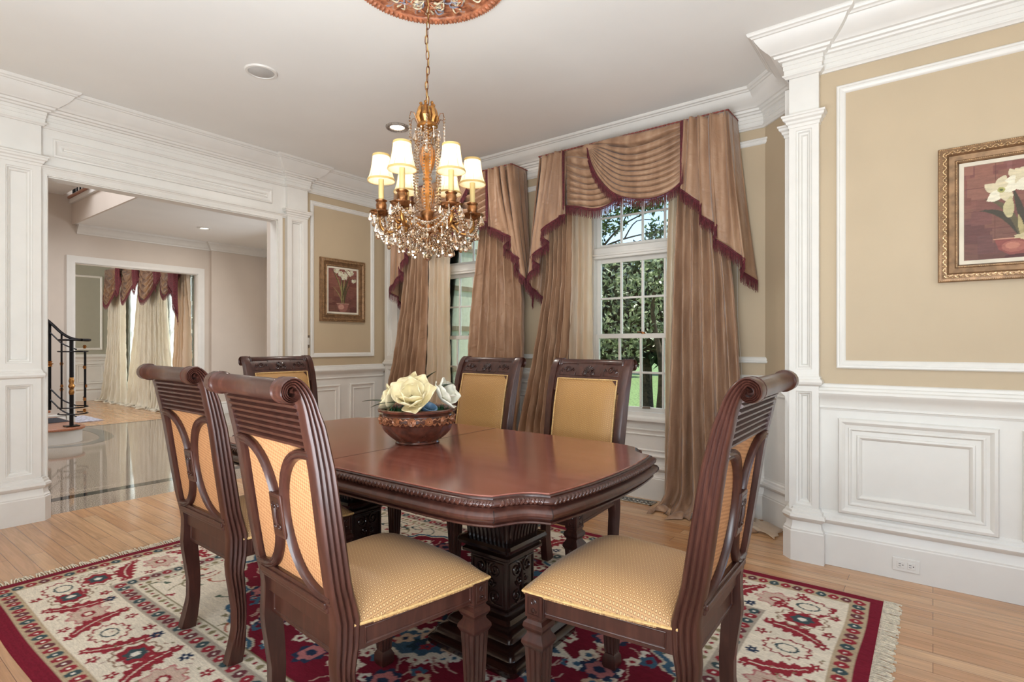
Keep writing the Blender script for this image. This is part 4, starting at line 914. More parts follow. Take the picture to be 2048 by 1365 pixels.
# ============================================================ PAINTED GRIDS (rug, pictures)
class Canvas:
    def __init__(s, W, H, res, bg):
        s.W, s.H, s.res = W, H, res; s.nx = int(W/res)+1; s.ny = int(H/res)+1
        s.X, s.Y = np.meshgrid(np.linspace(0, W, s.nx), np.linspace(0, H, s.ny)); s.C = np.empty((s.ny, s.nx, 3)); s.C[:] = s2l(bg)
    def sl(s, x0, x1, y0, y1):
        i0 = max(0, int(x0/s.W*(s.nx-1))-1); i1 = min(s.nx, int(x1/s.W*(s.nx-1))+3); j0 = max(0, int(y0/s.H*(s.ny-1))-1); j1 = min(s.ny, int(y1/s.H*(s.ny-1))+3)
        return (slice(j0, max(j0, j1)), slice(i0, max(i0, i1)))
    def poly(s, pts, col, clip=None):
        p = np.array(pts, float); q = s.sl(p[:, 0].min(), p[:, 0].max(), p[:, 1].min(), p[:, 1].max()); X = s.X[q]; Y = s.Y[q]
        if X.size == 0: return
        ins = np.zeros(X.shape, bool); n = len(p)
        for i in range(n):
            x0, y0 = p[i]; x1, y1 = p[(i+1) % n]
            if y0 == y1: continue
            c = ((Y > y0) != (Y > y1)) & (X < (x1-x0)*(Y-y0)/(y1-y0)+x0); ins ^= c
        if clip is not None: ins &= clip[q]
        s.C[q][ins] = s2l(col)
    def rect(s, x0, x1, y0, y1, col): s.poly([(x0, y0), (x1, y0), (x1, y1), (x0, y1)], col)
    def blob(s, cx, cy, rx, ry, col, ang=0, lob=0, amp=0, n=28, ph=0, clip=None):
        pts = []
        for k in range(n):
            a = 2*PI*k/n; r = 1+amp*math.cos(lob*a+ph); x, y = rx*r*math.cos(a), ry*r*math.sin(a); pts.append((cx+x*math.cos(ang)-y*math.sin(ang), cy+x*math.sin(ang)+y*math.cos(ang)))
        s.poly(pts, col, clip)
    def line(s, pts, w, col, clip=None):
        for a, b in zip(pts[:-1], pts[1:]):
            dx, dy = b[0]-a[0], b[1]-a[1]; l = math.hypot(dx, dy)
            if l < 1e-6: continue
            nx, ny = -dy/l*w/2, dx/l*w/2; s.poly([(a[0]+nx, a[1]+ny), (b[0]+nx, b[1]+ny), (b[0]-nx, b[1]-ny), (a[0]-nx, a[1]-ny)], col, clip)
    def mesh(s, name, mat, parent, P):                    # P(X, Y) -> (N, 3)
        co = P(s.X.ravel(), s.Y.ravel()); me = bpy.data.meshes.new(name); nv = s.nx*s.ny; nf = (s.nx-1)*(s.ny-1)
        I, J = np.meshgrid(np.arange(s.nx-1), np.arange(s.ny-1)); a = (J*s.nx+I).ravel(); F = np.stack([a, a+1, a+1+s.nx, a+s.nx], 1).astype(np.int32)
        me.vertices.add(nv); me.vertices.foreach_set('co', co.astype(np.float32).ravel()); me.loops.add(nf*4); me.loops.foreach_set('vertex_index', F.ravel())
        me.polygons.add(nf); me.polygons.foreach_set('loop_start', np.arange(0, nf*4, 4, dtype=np.int32)); me.update(calc_edges=True)
        at = me.color_attributes.new('Col', 'FLOAT_COLOR', 'POINT'); at.data.foreach_set('color', np.concatenate([s.C.reshape(-1, 3), np.ones((nv, 1))], 1).astype(np.float32).ravel())
        me.materials.append(mat); me.validate(); o = bpy.data.objects.new(name, me); S.collection.objects.link(o)
        if parent: o.parent = parent
        return o
CR = (124, 32, 50); CREAM = (232, 221, 202); BLUE = (70, 104, 128); TEAL = (66, 84, 88); RED = (150, 50, 60); PINK = (190, 120, 120); BEIGE = (188, 168, 140); NAVY = (48, 60, 84); WHT = (232, 226, 214); OLIVE = (140, 130, 100)
RX0, RX1, RY0, RY1 = -3.72, -.17, .53, 3.14; RW, RH = RX1-RX0, RY1-RY0
def paint_rug():
    c = Canvas(RW, RH, .0065, CR); R = random.Random(5)
    b0, g1, mb_, g2, st = .065, .075, .30, .075, .06
    def ringr(d0, col): c.rect(d0, RW-d0, d0, RH-d0, col)
    ringr(b0, BEIGE); d1 = b0+g1; ringr(d1, CREAM); d2 = d1+mb_; ringr(d2, (176, 164, 150)); d3 = d2+g2; ringr(d3, (222, 212, 192)); d4 = d3+st; ringr(d4-.006, OLIVE); ringr(d4, CREAM)
    # guard bands of alternating diamonds
    def guard(d, wdt, step, dots=True):
        m = d+wdt/2
        for horiz in (0, 1):
            L_ = RW if horiz else RH; n_ = int((L_-2*m)/step); 
            for side in (0, 1):
                for k in range(n_+1):
                    s_ = m+(L_-2*m)*k/n_; x, y = (s_, m if not side else RH-m) if horiz else (m if not side else RW-m, s_)
                    col = (RED, TEAL, RED, (110, 60, 66))[k % 4] if dots else (RED, OLIVE)[k % 2]; h = step*.42; wv = wdt*.36
                    if not dots: h *= .5 if k % 2 == 0 else .8; wv *= .4 if k % 2 == 0 else .8
                    a_, b_ = (h, wv) if horiz else (wv, h)
                    c.poly([(x-a_, y-b_*.3), (x-a_*.4, y-b_), (x+a_*.4, y-b_), (x+a_, y-b_*.3), (x+a_, y+b_*.3), (x+a_*.4, y+b_), (x-a_*.4, y+b_), (x-a_, y+b_*.3)], col)
                    if dots: c.blob(x, y, a_*.3, b_*.3, WHT, n=8)
    guard(b0, g1, .052); guard(d2, g2, .052); guard(d3, st, .04, False)
    def leaf(x, y, ang, L_, col, fl=1):
        pts = []
        for sgn in (1, -1):
            rng_ = range(0, 13) if sgn == 1 else range(12, -1, -1)
            for k in rng_:
                u = k/12; w_ = .046*math.sin(PI*(u*.85+.08))*(1.25 if k % 2 else .66); px = (u-.5)*L_; py = sgn*w_+fl*.028*math.sin(PI*u)
                pts.append((x+px*math.cos(ang)-py*math.sin(ang), y+px*math.sin(ang)+py*math.cos(ang)))
        c.poly(pts, col); c.line([(x+px*math.cos(ang)-py*math.sin(ang), y+px*math.sin(ang)+py*math.cos(ang)) for px, py in (((u-.5)*L_, fl*.028*math.sin(PI*u)) for u in np.linspace(.05, .9, 7))], .006, CREAM)
    def flower(x, y, r, kind, clip=None):
        if kind == 0: c.blob(x, y, r*1.15, r*.95, (150, 120, 100), 0, 10, .10, 50, clip=clip); c.blob(x, y, r*1.05, r*.86, CREAM, 0, 10, .10, 50, clip=clip); c.blob(x, y, r*.85, r*.7, RED, 0, 8, .12, 40, clip=clip); c.blob(x, y, r*.5, r*.45, TEAL, 0, 6, .15, 30, clip=clip); c.blob(x, y, r*.2, r*.2, WHT, n=10, clip=clip)
        elif kind == 1: c.blob(x, y, r, r*.85, PINK, 0, 8, .16, 50, clip=clip); c.blob(x, y, r*.9, r*.75, (206, 180, 164), 0, 8, .16, 50, clip=clip); c.blob(x, y, r*.35, r*.3, RED, n=16, clip=clip); c.blob(x, y, r*.22, r*.18, CREAM, n=12, clip=clip)
        elif kind == 2: c.blob(x, y, r, r*.8, RED, 0, 12, .1, 60, clip=clip); c.blob(x, y, r*.88, r*.7, CREAM, 0, 12, .1, 60, clip=clip); c.blob(x, y, r*.5, r*.38, TEAL, n=24, clip=clip); c.blob(x, y, r*.4, r*.3, CREAM, n=24, clip=clip)
        elif kind == 3: c.blob(x, y, r*.55, r*.55, NAVY, 0, 6, .3, 30, clip=clip); c.blob(x, y, r*.15, r*.15, WHT, n=8, clip=clip)
        else: c.blob(x, y, r*.5, r*.5, RED, 0, 5, .35, 30, clip=clip); c.blob(x, y, r*.15, r*.15, CREAM, n=8, clip=clip)
    m = d1+mb_/2
    def along(horiz, side, L_, n_):
        for k in range(n_):
            s_ = m+(L_-2*m)*(k+.5)/n_
            P = lambda ds, dm: ((s_+ds, (m+dm) if not side else RH-m-dm) if horiz else ((m+dm) if not side else RW-m-dm, s_+ds))
            flower(*P(0, 0), .088, k % 3 if k % 3 < 3 else 0); ang = PI/2 if horiz else 0
            x, y = P((L_-2*m)/n_/2, .01); leaf(x, y, ang+(.35 if (k+side) % 2 else -.35), .26, RED, 1 if k % 2 else -1)
            for ds, dm, kd in ((-.09, .11, 3), (.09, -.11, 4), (.085, .115, 4), (-.085, -.115, 4)):
                x, y = P(ds, dm); flower(x, y, .042, kd if R.random() < .5 else 4)
            for q in range(14): x, y = P(R.uniform(-.13, .13), R.uniform(-.14, .14)); c.blob(x, y, .011, .004, R.choice([(160, 120, 100), OLIVE, (176, 150, 140)]), R.uniform(0, 3), n=8) if R.random() < .6 else None
    along(1, 0, RW, 11); along(1, 1, RW, 11); along(0, 0, RH, 7); along(0, 1, RH, 7)
    for x in (m, RW-m):
        for y in (m, RH-m): flower(x, y, .10, 2)
    # field: cream spandrels, crimson lozenge, blue medallion
    fx0, fx1, fy0, fy1 = d4, RW-d4, d4, RH-d4; cx, cy = RW/2, RH/2; hw, hh = (fx1-fx0)/2, (fy1-fy0)/2
    inside = (c.X > fx0) & (c.X < fx1) & (c.Y > fy0) & (c.Y < fy1)
    def loz(k, n=160, j=.02):
        pts = []
        for i in range(n):
            a = 2*PI*i/n; ca, sa = math.cos(a), math.sin(a); r = 1/((abs(ca)/1.0)**1.35+(abs(sa)/1.0)**1.35)**(1/1.35); r *= k*(1+.035*math.cos(12*a)+j*math.cos(44*a)); pts.append((cx+hw*r*ca, cy+hh*r*sa))
        return pts
    for q in range(260):                               # scrollwork in the spandrels
        x = R.uniform(fx0, fx1); y = R.uniform(fy0, fy1); a = R.uniform(0, 6.3)
        if ((abs(x-cx)/hw)**1.35+(abs(y-cy)/hh)**1.35) < 1.0: continue
        col = R.choice([(176, 92, 74), TEAL, (96, 110, 96), RED, OLIVE]); pts = [(x+.05*t_*math.cos(a+t_*.5), y+.05*t_*math.sin(a+t_*.5)) for t_ in np.linspace(0, 2.6, 8)]
        c.line(pts, .008, col, inside); c.blob(x, y, .018, .012, col, a, 3, .3, 16, clip=inside)
    c.poly(loz(1.12), BLUE, inside); c.poly(loz(1.09), (206, 196, 176), inside); c.poly(loz(1.075), CR, inside)
    lzm = ((np.abs(c.X-cx)/hw)**1.35+(np.abs(c.Y-cy)/hh)**1.35 < 1.04) & inside
    for q in range(330):
        a = R.uniform(0, 6.3); k = R.uniform(.45, 1.02); x = cx+hw*k*math.cos(a); y = cy+hh*k*math.sin(a)
        pts = [(x+.045*t_*math.cos(a*3+t_*.7), y+.045*t_*math.sin(a*3+t_*.7)) for t_ in np.linspace(0, 2.2, 6)]; c.line(pts, .006, (206, 176, 160), lzm)
        s_ = R.uniform(.022, .040); c.blob(x, y, s_, s_, R.choice([CREAM, CREAM, WHT, (206, 176, 150), BLUE]), R.uniform(0, 3), 5, .18, 22, clip=lzm); c.blob(x, y, s_*.4, s_*.4, R.choice([RED, BLUE, CR]), n=10, clip=lzm)
    for a in np.linspace(0, 2*PI, 17)[:-1]:
        x, y = cx+hw*.80*math.cos(a), cy+hh*.80*math.sin(a); c.blob(x, y, .075, .06, NAVY, a, 8, .14, 40, clip=lzm); c.blob(x, y, .055, .045, PINK, a, 6, .14, 30, clip=lzm); c.blob(x, y, .025, .02, NAVY, n=12, clip=lzm)
    c.poly(loz(.66, j=.03), CREAM); c.poly(loz(.62, j=.03), (70, 96, 116)); c.poly(loz(.40, j=.04), (222, 206, 180)); c.poly(loz(.37, j=.04), CR)
    for q in range(120):
        a = R.uniform(0, 6.3); k = R.uniform(.05, .60); x = cx+hw*k*math.cos(a)*.9; y = cy+hh*k*math.sin(a)*.9; s_ = R.uniform(.02, .045)
        c.blob(x, y, s_*1.2, s_*.8, R.choice([CREAM, WHT, RED, (44, 62, 72), (206, 176, 150)]), R.uniform(0, 3), 5, .25, 22); c.blob(x, y, s_*.35, s_*.35, R.choice([RED, NAVY]), n=9)
    # abrash and wear in the dye
    no = rng.random((c.ny, 1, 1))*.10+.93; c.C *= no; c.C *= (.94+.12*rng.random((c.ny, c.nx, 1)))
    c.C = np.clip(c.C, 0, 1); return c
rgt = thing('area_rug', 'large crimson and cream oriental rug under the dining table', 'rug', (RX0, RY0, 0))
c = paint_rug()
def rugP(X, Y):
    e = np.minimum(np.minimum(X, RW-X), np.minimum(Y, RH-Y)); z = .0058*np.clip(e/.012, 0, 1)+.0008
    return np.stack([X+.004*np.sin(Y*9), Y+.004*np.sin(X*6), z], 1)
c.mesh('pile', M['rug'], rgt, rugP)
fg = MB(); M['fringe'] = plain('cotton_fringe', (216, 206, 186), .9, var=.12, scale=80)
for side in (0, 1):
    x0 = RW-.004 if side else .004; sg = 1 if side else -1
    for k in range(int(RH/.011)):
        y = .01+k*.011; L_ = .048+.016*rng.random(); j = .012*(rng.random()-.5)
        pts = [(x0-sg*.01, y, .006), (x0+sg*L_*.4, y+j, .007), (x0+sg*L_*.8, y+j*2.2, .004), (x0+sg*L_, y+j*2.6+.004*math.sin(k), .003)]
        fg.tube(pts, lambda t: .0030+.0015*t, 4)
part_label(fg.build('fringe', M['fringe'], rgt, smooth=60), 'off white cotton fringe')['kind'] = 'stuff'

# ============================================================ PICTURES
def picture(loc, rz, W, H, label, kind):
    t = thing('framed_picture', label, 'picture', loc, rz); M_ = M
    fr = MB(); pr = [(0, 0), (0, .022), (.004, .028), (.012, .030), (.020, .036), (.034, .038), (.040, .032), (.044, .026), (.058, .022), (.066, .020), (.070, .024), (.076, .024), (.080, .014), (.083, .008)]
    fr.frame((0, 0, 0), (1, 0, 0), (0, -1, 0), -W/2, W/2, -H/2, H/2, pr)
    f1 = fr.build('frame', M_['frame_gold'], t, smooth=30)
    rl_ = MB()                                               # scroll relief and bead rows
    def run(inset, hgt, step, fn):
        for (ax, ay), (dx, dy), L_ in (((-W/2+inset, -H/2+inset), (1, 0), W-2*inset), ((W/2-inset, -H/2+inset), (0, 1), H-2*inset), ((W/2-inset, H/2-inset), (-1, 0), W-2*inset), ((-W/2+inset, H/2-inset), (0, -1), H-2*inset)):
            n_ = max(1, int(L_/step))
            for k in range(n_): s_ = L_*(k+.5)/n_; fn(ax+dx*s_, ay+dy*s_, dx, dy, hgt, k)
    def bead(x, z, dx, dz, h, k): rl_.sphere((x, -h, z), .0026, 5, 4)
    run(.006, .029, .0075, bead); run(.072, .025, .0075, bead)
    def vine(x, z, dx, dz, h, k):
        s_ = 1 if k % 2 else -1; rl_.tube([(x+dx*a*.010-dz*b*.007*s_, -h-.001, z+dz*a*.010+dx*b*.007*s_) for a, b in ((-1.2, -.4), (-.6, .7), (.1, 1), (.6, .4), (.3, -.2), (-.1, .2))], .0018, 4)
        rl_.sphere((x+dz*.006*s_, -h, z-dx*.006*s_), .0035, 5, 4, (1, .6, 1))
    run(.027, .037, .020, vine); part_label(rl_.build('frame_relief', M_['frame_relief'], f1, smooth=60), 'raised gilt scrollwork')['kind'] = 'stuff'
    ln = MB(); iw, ih = W/2-.083, H/2-.083; ln.frame((0, 0, 0), (1, 0, 0), (0, -1, 0), -iw, iw, -ih, ih, [(0, .006), (0, .012), (.018, .012), (.020, .006)]); ln.build('mat', M_['mat_board'], t, smooth=0)
    cw, ch = 2*(iw-.019), 2*(ih-.019); c = Canvas(cw, ch, .0026, (132, 78, 66)); R = random.Random(3 if kind else 9)
    for _ in range(170):                                     # blocked background wash
        x, y = R.uniform(0, cw), R.uniform(0, ch); v = R.uniform(-7, 8); lo = 1-.26*(1-y/ch); s_ = R.uniform(.02, .06); base = ((140, 88, 76), (132, 80, 72), (146, 96, 80), (130, 80, 74))[R.randrange(4)]
        c.poly([(x-s_, y-s_), (x+s_, y-s_), (x+s_, y+s_*.8), (x-s_, y+s_*.8)], tuple(max(0, (b_+v)*lo) for b_ in base))
    for q in range(1, 4): c.line([(0, ch*q/4+.004), (cw, ch*q/4)], .0016, (98, 56, 50)); c.line([(cw*q/4, 0), (cw*q/4+.003, ch)], .0016, (104, 62, 54))
    G1, G2 = (78, 74, 48), (150, 140, 92)
    def blade(x0, y0, x1, y1, x2, y2, w_, col):
        pts = [((1-t)**2*x0+2*t*(1-t)*x1+t*t*x2, (1-t)**2*y0+2*t*(1-t)*y1+t*t*y2) for t in np.linspace(0, 1, 12)]
        up = []; dn = []
        for i, p in enumerate(pts):
            a = pts[max(0, i-1)]; b_ = pts[min(11, i+1)]; l = math.hypot(b_[0]-a[0], b_[1]-a[1]) or 1; nx, ny = -(b_[1]-a[1])/l, (b_[0]-a[0])/l; ww = w_*math.sin(PI*(.12+.86*i/11)); up.append((p[0]+nx*ww, p[1]+ny*ww)); dn.append((p[0]-nx*ww, p[1]-ny*ww))
        c.poly(up+dn[::-1], col)
    if kind == 0:                                           # narcissus in a small bowl
        px = cw*.50; py = ch*.20
        c.poly([(px-.075, py), (px+.075, py), (px+.055, py-.06), (px+.03, py-.085), (px-.03, py-.085), (px-.055, py-.06)], (150, 100, 90)); c.blob(px-.02, py-.035, .035, .028, (186, 138, 122), n=20); c.line([(px-.078, py), (px+.078, py)], .005, (196, 160, 140))
        for tx, ty, bx_, w_, col in ((-.15, .42, -.06, .006, G1), (-.10, .36, -.04, .006, G2), (-.03, .40, .0, .006, G1), (.03, .36, .02, .007, G2), (.12, .40, .07, .006, G1), (.10, .25, .09, .006, G1), (-.13, .20, -.08, .004, G2), (.06, .30, .03, .008, G1), (-.02, .28, -.03, .007, G2)): blade(px+R.uniform(-.02, .02), py, px+bx_*.3, py+ty*.5, px+tx, py+ty*.88, w_, col)
        for fx, fy, r_, n_ in ((-.085, .36, .036, 10), (.02, .30, .048, 18), (.055, .40, .05, 16), (.10, .33, .03, 8), (-.03, .31, .02, 5), (.135, .25, .018, 4)):
            for k in range(n_):
                a = R.uniform(0, 6.3); q = r_*math.sqrt(R.random()); x, y = px+fx+q*math.cos(a), py+fy+q*math.sin(a); c.blob(x, y, .016, .016, (226, 222, 200) if k % 3 else (200, 196, 170), a, 5, .35, 20); c.blob(x, y, .0045, .0045, (200, 180, 110), n=8)
    else:                                                   # amaryllis in a wide copper bowl
        px = cw*.5; py = ch*.20
        c.poly([(px-.115, py), (px+.115, py), (px+.10, py-.05), (px+.06, py-.078), (px-.06, py-.078), (px-.10, py-.05)], (140, 74, 66)); c.blob(px-.045, py-.038, .045, .028, (164, 98, 84), n=22); c.blob(px-.050, py-.034, .026, .016, (186, 122, 102), n=22); c.line([(px-.12, py), (px+.12, py)], .006, (190, 140, 116)); c.blob(px, py-.085, .08, .010, (80, 36, 36), n=18)
        D1, D2, L1 = (66, 58, 44), (94, 84, 58), (176, 160, 112)
        for a in ((-.02, 0, -.06, .14, -.17, .145, .016, D1), (-.02, 0, -.05, .17, -.15, .20, .012, D2), (0, 0, -.02, .14, -.05, .24, .013, D1), (.02, 0, .03, .12, .02, .22, .013, D2), (.03, 0, .10, .14, .17, .15, .015, D1), (.02, 0, .07, .16, .12, .22, .012, D2), (.0, 0, .045, .12, .065, .25, .014, L1), (-.015, 0, -.02, .06, -.03, .11, .010, L1)): blade(px+a[0], py, px+a[2], py+a[3], px+a[4], py+a[5], a[6], a[7])
        c.blob(px-.0, py+.006, .045, .014, (206, 190, 150), 0, 7, .12)
        def lily(x, y, r_, a0, n_=6):
            for k in range(n_):
                a = a0+2*PI*k/n_; blade(x, y, x+r_*.55*math.cos(a+.3), y+r_*.55*math.sin(a+.3), x+r_*math.cos(a), y+r_*math.sin(a), r_*.34, (236, 228, 204) if k % 2 else (218, 204, 170))
            c.blob(x, y, r_*.2, r_*.2, (176, 172, 104), n=14); c.blob(x, y, r_*.09, r_*.09, (90, 96, 50), n=10)
        lily(px-.09, py+.235, .070, 2.6, 5); lily(px-.03, py+.29, .05, 2.2, 5); lily(px+.03, py+.275, .088, .4); lily(px+.11, py+.22, .06, -.4, 5); blade(px-.06, py+.10, px-.07, py+.15, px-.055, py+.20, .020, (196, 184, 140))
    c.C *= .94+.1*rng.random((c.ny, c.nx, 1)); c.mesh('canvas', M_['paint'], t, lambda X, Y: np.stack([X-cw/2, -.008-.0*X, Y-ch/2], 1))
    return t
M['frame_gold'] = plain('bronze_gold_frame', (138, 108, 80), .38, .55, .15, 30); M['frame_relief'] = plain('gilt_relief', (186, 156, 116), .35, .7, .25, 80)
picture((XL, 3.545, 1.785), PI/2, .555, .655, 'gilt framed painting of white narcissus hanging on the left wall', 0)
picture((.35, YP, 1.862), 0, .66, .665, 'gilt framed painting of white amaryllis in a bowl on the right wall', 1)

# ============================================================ CHANDELIER
HX, HY = -1.90, 1.83
md = thing('ceiling_medallion', 'round painted ceiling medallion with terracotta gadrooned edge above the chandelier', 'ceiling medallion', (HX, HY, CEIL))
MB().lathe([(0, -.012), (.28, -.010), (.335, -.016), (.340, -.022)], 64).build('field', M['med'], md)
gm = MB(); gm.lathe([(.335, -.014), (.340, -.024), (.372, -.026), (.388, -.018), (.392, -.008), (.392, 0)], 72)
for k in range(84):
    a = 2*PI*k/84; gm.sphere((.357*math.cos(a), .357*math.sin(a), -.026), 1, 6, 5, (.016, .0085, .010), Matrix.Rotation(0, 4, 'Z')) if False else gm.sphere((0, 0, 0), 1, 6, 5, (.017, .0105, .011), Matrix.Rotation(a, 4, 'Z') @ Matrix.Translation((.356, 0, -.026)))
for k in range(150): a = 2*PI*k/150; gm.sphere((.386*math.cos(a), .386*math.sin(a), -.019), .005, 5, 4)
gm.build('gadroon_rim', M['terra'], md, smooth=60)
gm = MB(); gm.lathe([(.0, -.03), (.10, -.034), (.150, -.030), (.165, -.022), (.17, -.012)], 48)
for k in range(40): a = 2*PI*k/40; gm.sphere((0, 0, 0), 1, 6, 5, (.016, .008, .009), Matrix.Rotation(a, 4, 'Z') @ Matrix.Translation((.148, 0, -.032)))
gm.build('center_boss', M['terra'], md, smooth=60)
for nm, mt_, ph, cnt in (('leaf_relief', 'leafrelief', 0, 64), ('leaf_relief', 'terra', .5, 48), ('leaf_relief', 'blue_relief', .25, 26)):
    lf = MB()
    for k in range(cnt):
        a = 2*PI*(k+ph)/cnt; r_ = .20+.075*((k*7) % 5)/4
        for s_ in (-1, 1):
            lf.tube(catmull([(0, 0, -.012), (.020, s_*.012, -.021), (.040, s_*.020, -.021), (.056, s_*.006, -.013)], 3), lambda t: .0022+.0026*math.sin(PI*t), 5, mat=Matrix.Rotation(a, 4, 'Z') @ Matrix.Translation((r_, 0, 0)) @ Matrix.Rotation(k*1.3, 4, 'Z'))
    lf.build(nm, M[mt_], md, smooth=60)['kind'] = 'stuff'
ch = thing('chandelier', 'six light crystal chandelier with cream shades hanging over the table', 'chandelier', (HX, HY, 0))
cn = MB(); z = 2.30; k = 0
while z < CEIL-.02:
    mt = Matrix.Translation((.003*math.sin(k*1.1), .003*math.cos(k), z)) @ Matrix.Rotation(k*PI/2+.4, 4, 'Z')
    cn.tube([(.0075*math.cos(a), 0, .016*math.sin(a)+(.006 if math.sin(a) > 0 else -.006)) for a in np.linspace(0, 2*PI, 13)[:-1]], .0022, 5, mat=mt, closed=True); z += .036; k += 1
cn = cn.build('chain', M['bronze'], ch, smooth=60)
MB().tube([(.006*math.sin(i*.9), .006*math.cos(i*.9), 2.30+i*.034) for i in range(20)], .0022, 5).build('cord', M['lamp_trim'], ch)
MB().lathe([(0, 2.30), (.012, 2.295), (.02, 2.27), (.045, 2.262), (.050, 2.25), (.040, 2.238), (.018, 2.23), (.012, 2.21), (.02, 2.20), (.018, 2.18), (.012, 2.17)], 20).build('crown_plate', M['gold'], ch)
def flute(a, z): return 1+.07*math.cos(8*a)
MB().lathe([(.012, 2.175), (.022, 2.165), (.033, 2.14), (.036, 2.11), (.030, 2.07), (.019, 2.035), (.014, 2.02), (.020, 2.012), (.022, 2.0), (.014, 1.99), (.018, 1.975), (.028, 1.95), (.031, 1.925), (.024, 1.89), (.016, 1.86), (.019, 1.85), (.022, 1.84)], 32, wob=flute).build('column', M['amber'], ch)
MB().lathe([(0, 1.852), (.030, 1.848), (.034, 1.835), (.028, 1.815), (.022, 1.80), (.030, 1.79), (.040, 1.775), (.042, 1.76), (.030, 1.745), (.020, 1.735), (.026, 1.722), (.022, 1.705), (.008, 1.69), (0, 1.68)], 20).build('hub', M['bronze'], ch)
for k in range(6):                                          # crown leaves
    a = PI/3*k; lf = MB(); lf.tube([(.03, 0, 2.25), (.045, 0, 2.29), (.034, 0, 2.33), (.030, 0, 2.352)], lambda t: .012*math.sin(PI*(.15+.8*t))+.002, 6, mat=Matrix.Rotation(a, 4, 'Z') @ Matrix.Scale(1, 4)); lf.sphere((.031, 0, 2.355), .008, 6, 5, mat=Matrix.Rotation(a, 4, 'Z'))
    lf.build('crown_leaf', M['gold'], ch)
def drop(h, r, flat=.6):                                       # pendalogue hanging from the origin
    m = MB(); pr = [(0, 0), (r*.28, -h*.08), (r*.45, -h*.28), (r*.85, -h*.56), (r, -h*.72), (r*.8, -h*.88), (r*.3, -h*.98), (0, -h)]
    n_ = 8; m.grid([[(q*math.cos(2*PI*j/n_), q*flat*math.sin(2*PI*j/n_), z) for j in range(n_)] for q, z in pr], closed_v=True); m.sphere((0, 0, .006), .0055, 6, 4); return m
DM = [drop(.056, .0155).build('crystal_pendant', M['crystal'], ch, smooth=0), drop(.042, .0125).build('crystal_pendant', M['crystal'], ch, smooth=0)]
npend = [2]
PLOC = []
def pend(x, y, z, big, ang=0):
    PLOC.append((x, y, z, big, ang))
def beads(pts, r=.0085, spacing=.0145):
    m = MB(); pts = [Vector(p) for p in pts]; acc = 0
    for a, b in zip(pts[:-1], pts[1:]):
        L_ = (b-a).length; s_ = acc
        while s_ < L_: p = a+(b-a)*(s_/L_); m.sphere(tuple(p), r, 5, 4); s_ += spacing
        acc = s_-L_
    return m.build('bead_strand', M['crystal'], ch, smooth=0)
RA = .213; yawc = math.radians(37.35); camdir = math.atan2(-HY, -HX) if False else None
fw_ang = math.atan2(math.cos(yawc), -math.sin(yawc))+PI         # towards the camera
arm_ang = [fw_ang+math.radians(d) for d in (-22, 38, 98, 158, 218, 278)]
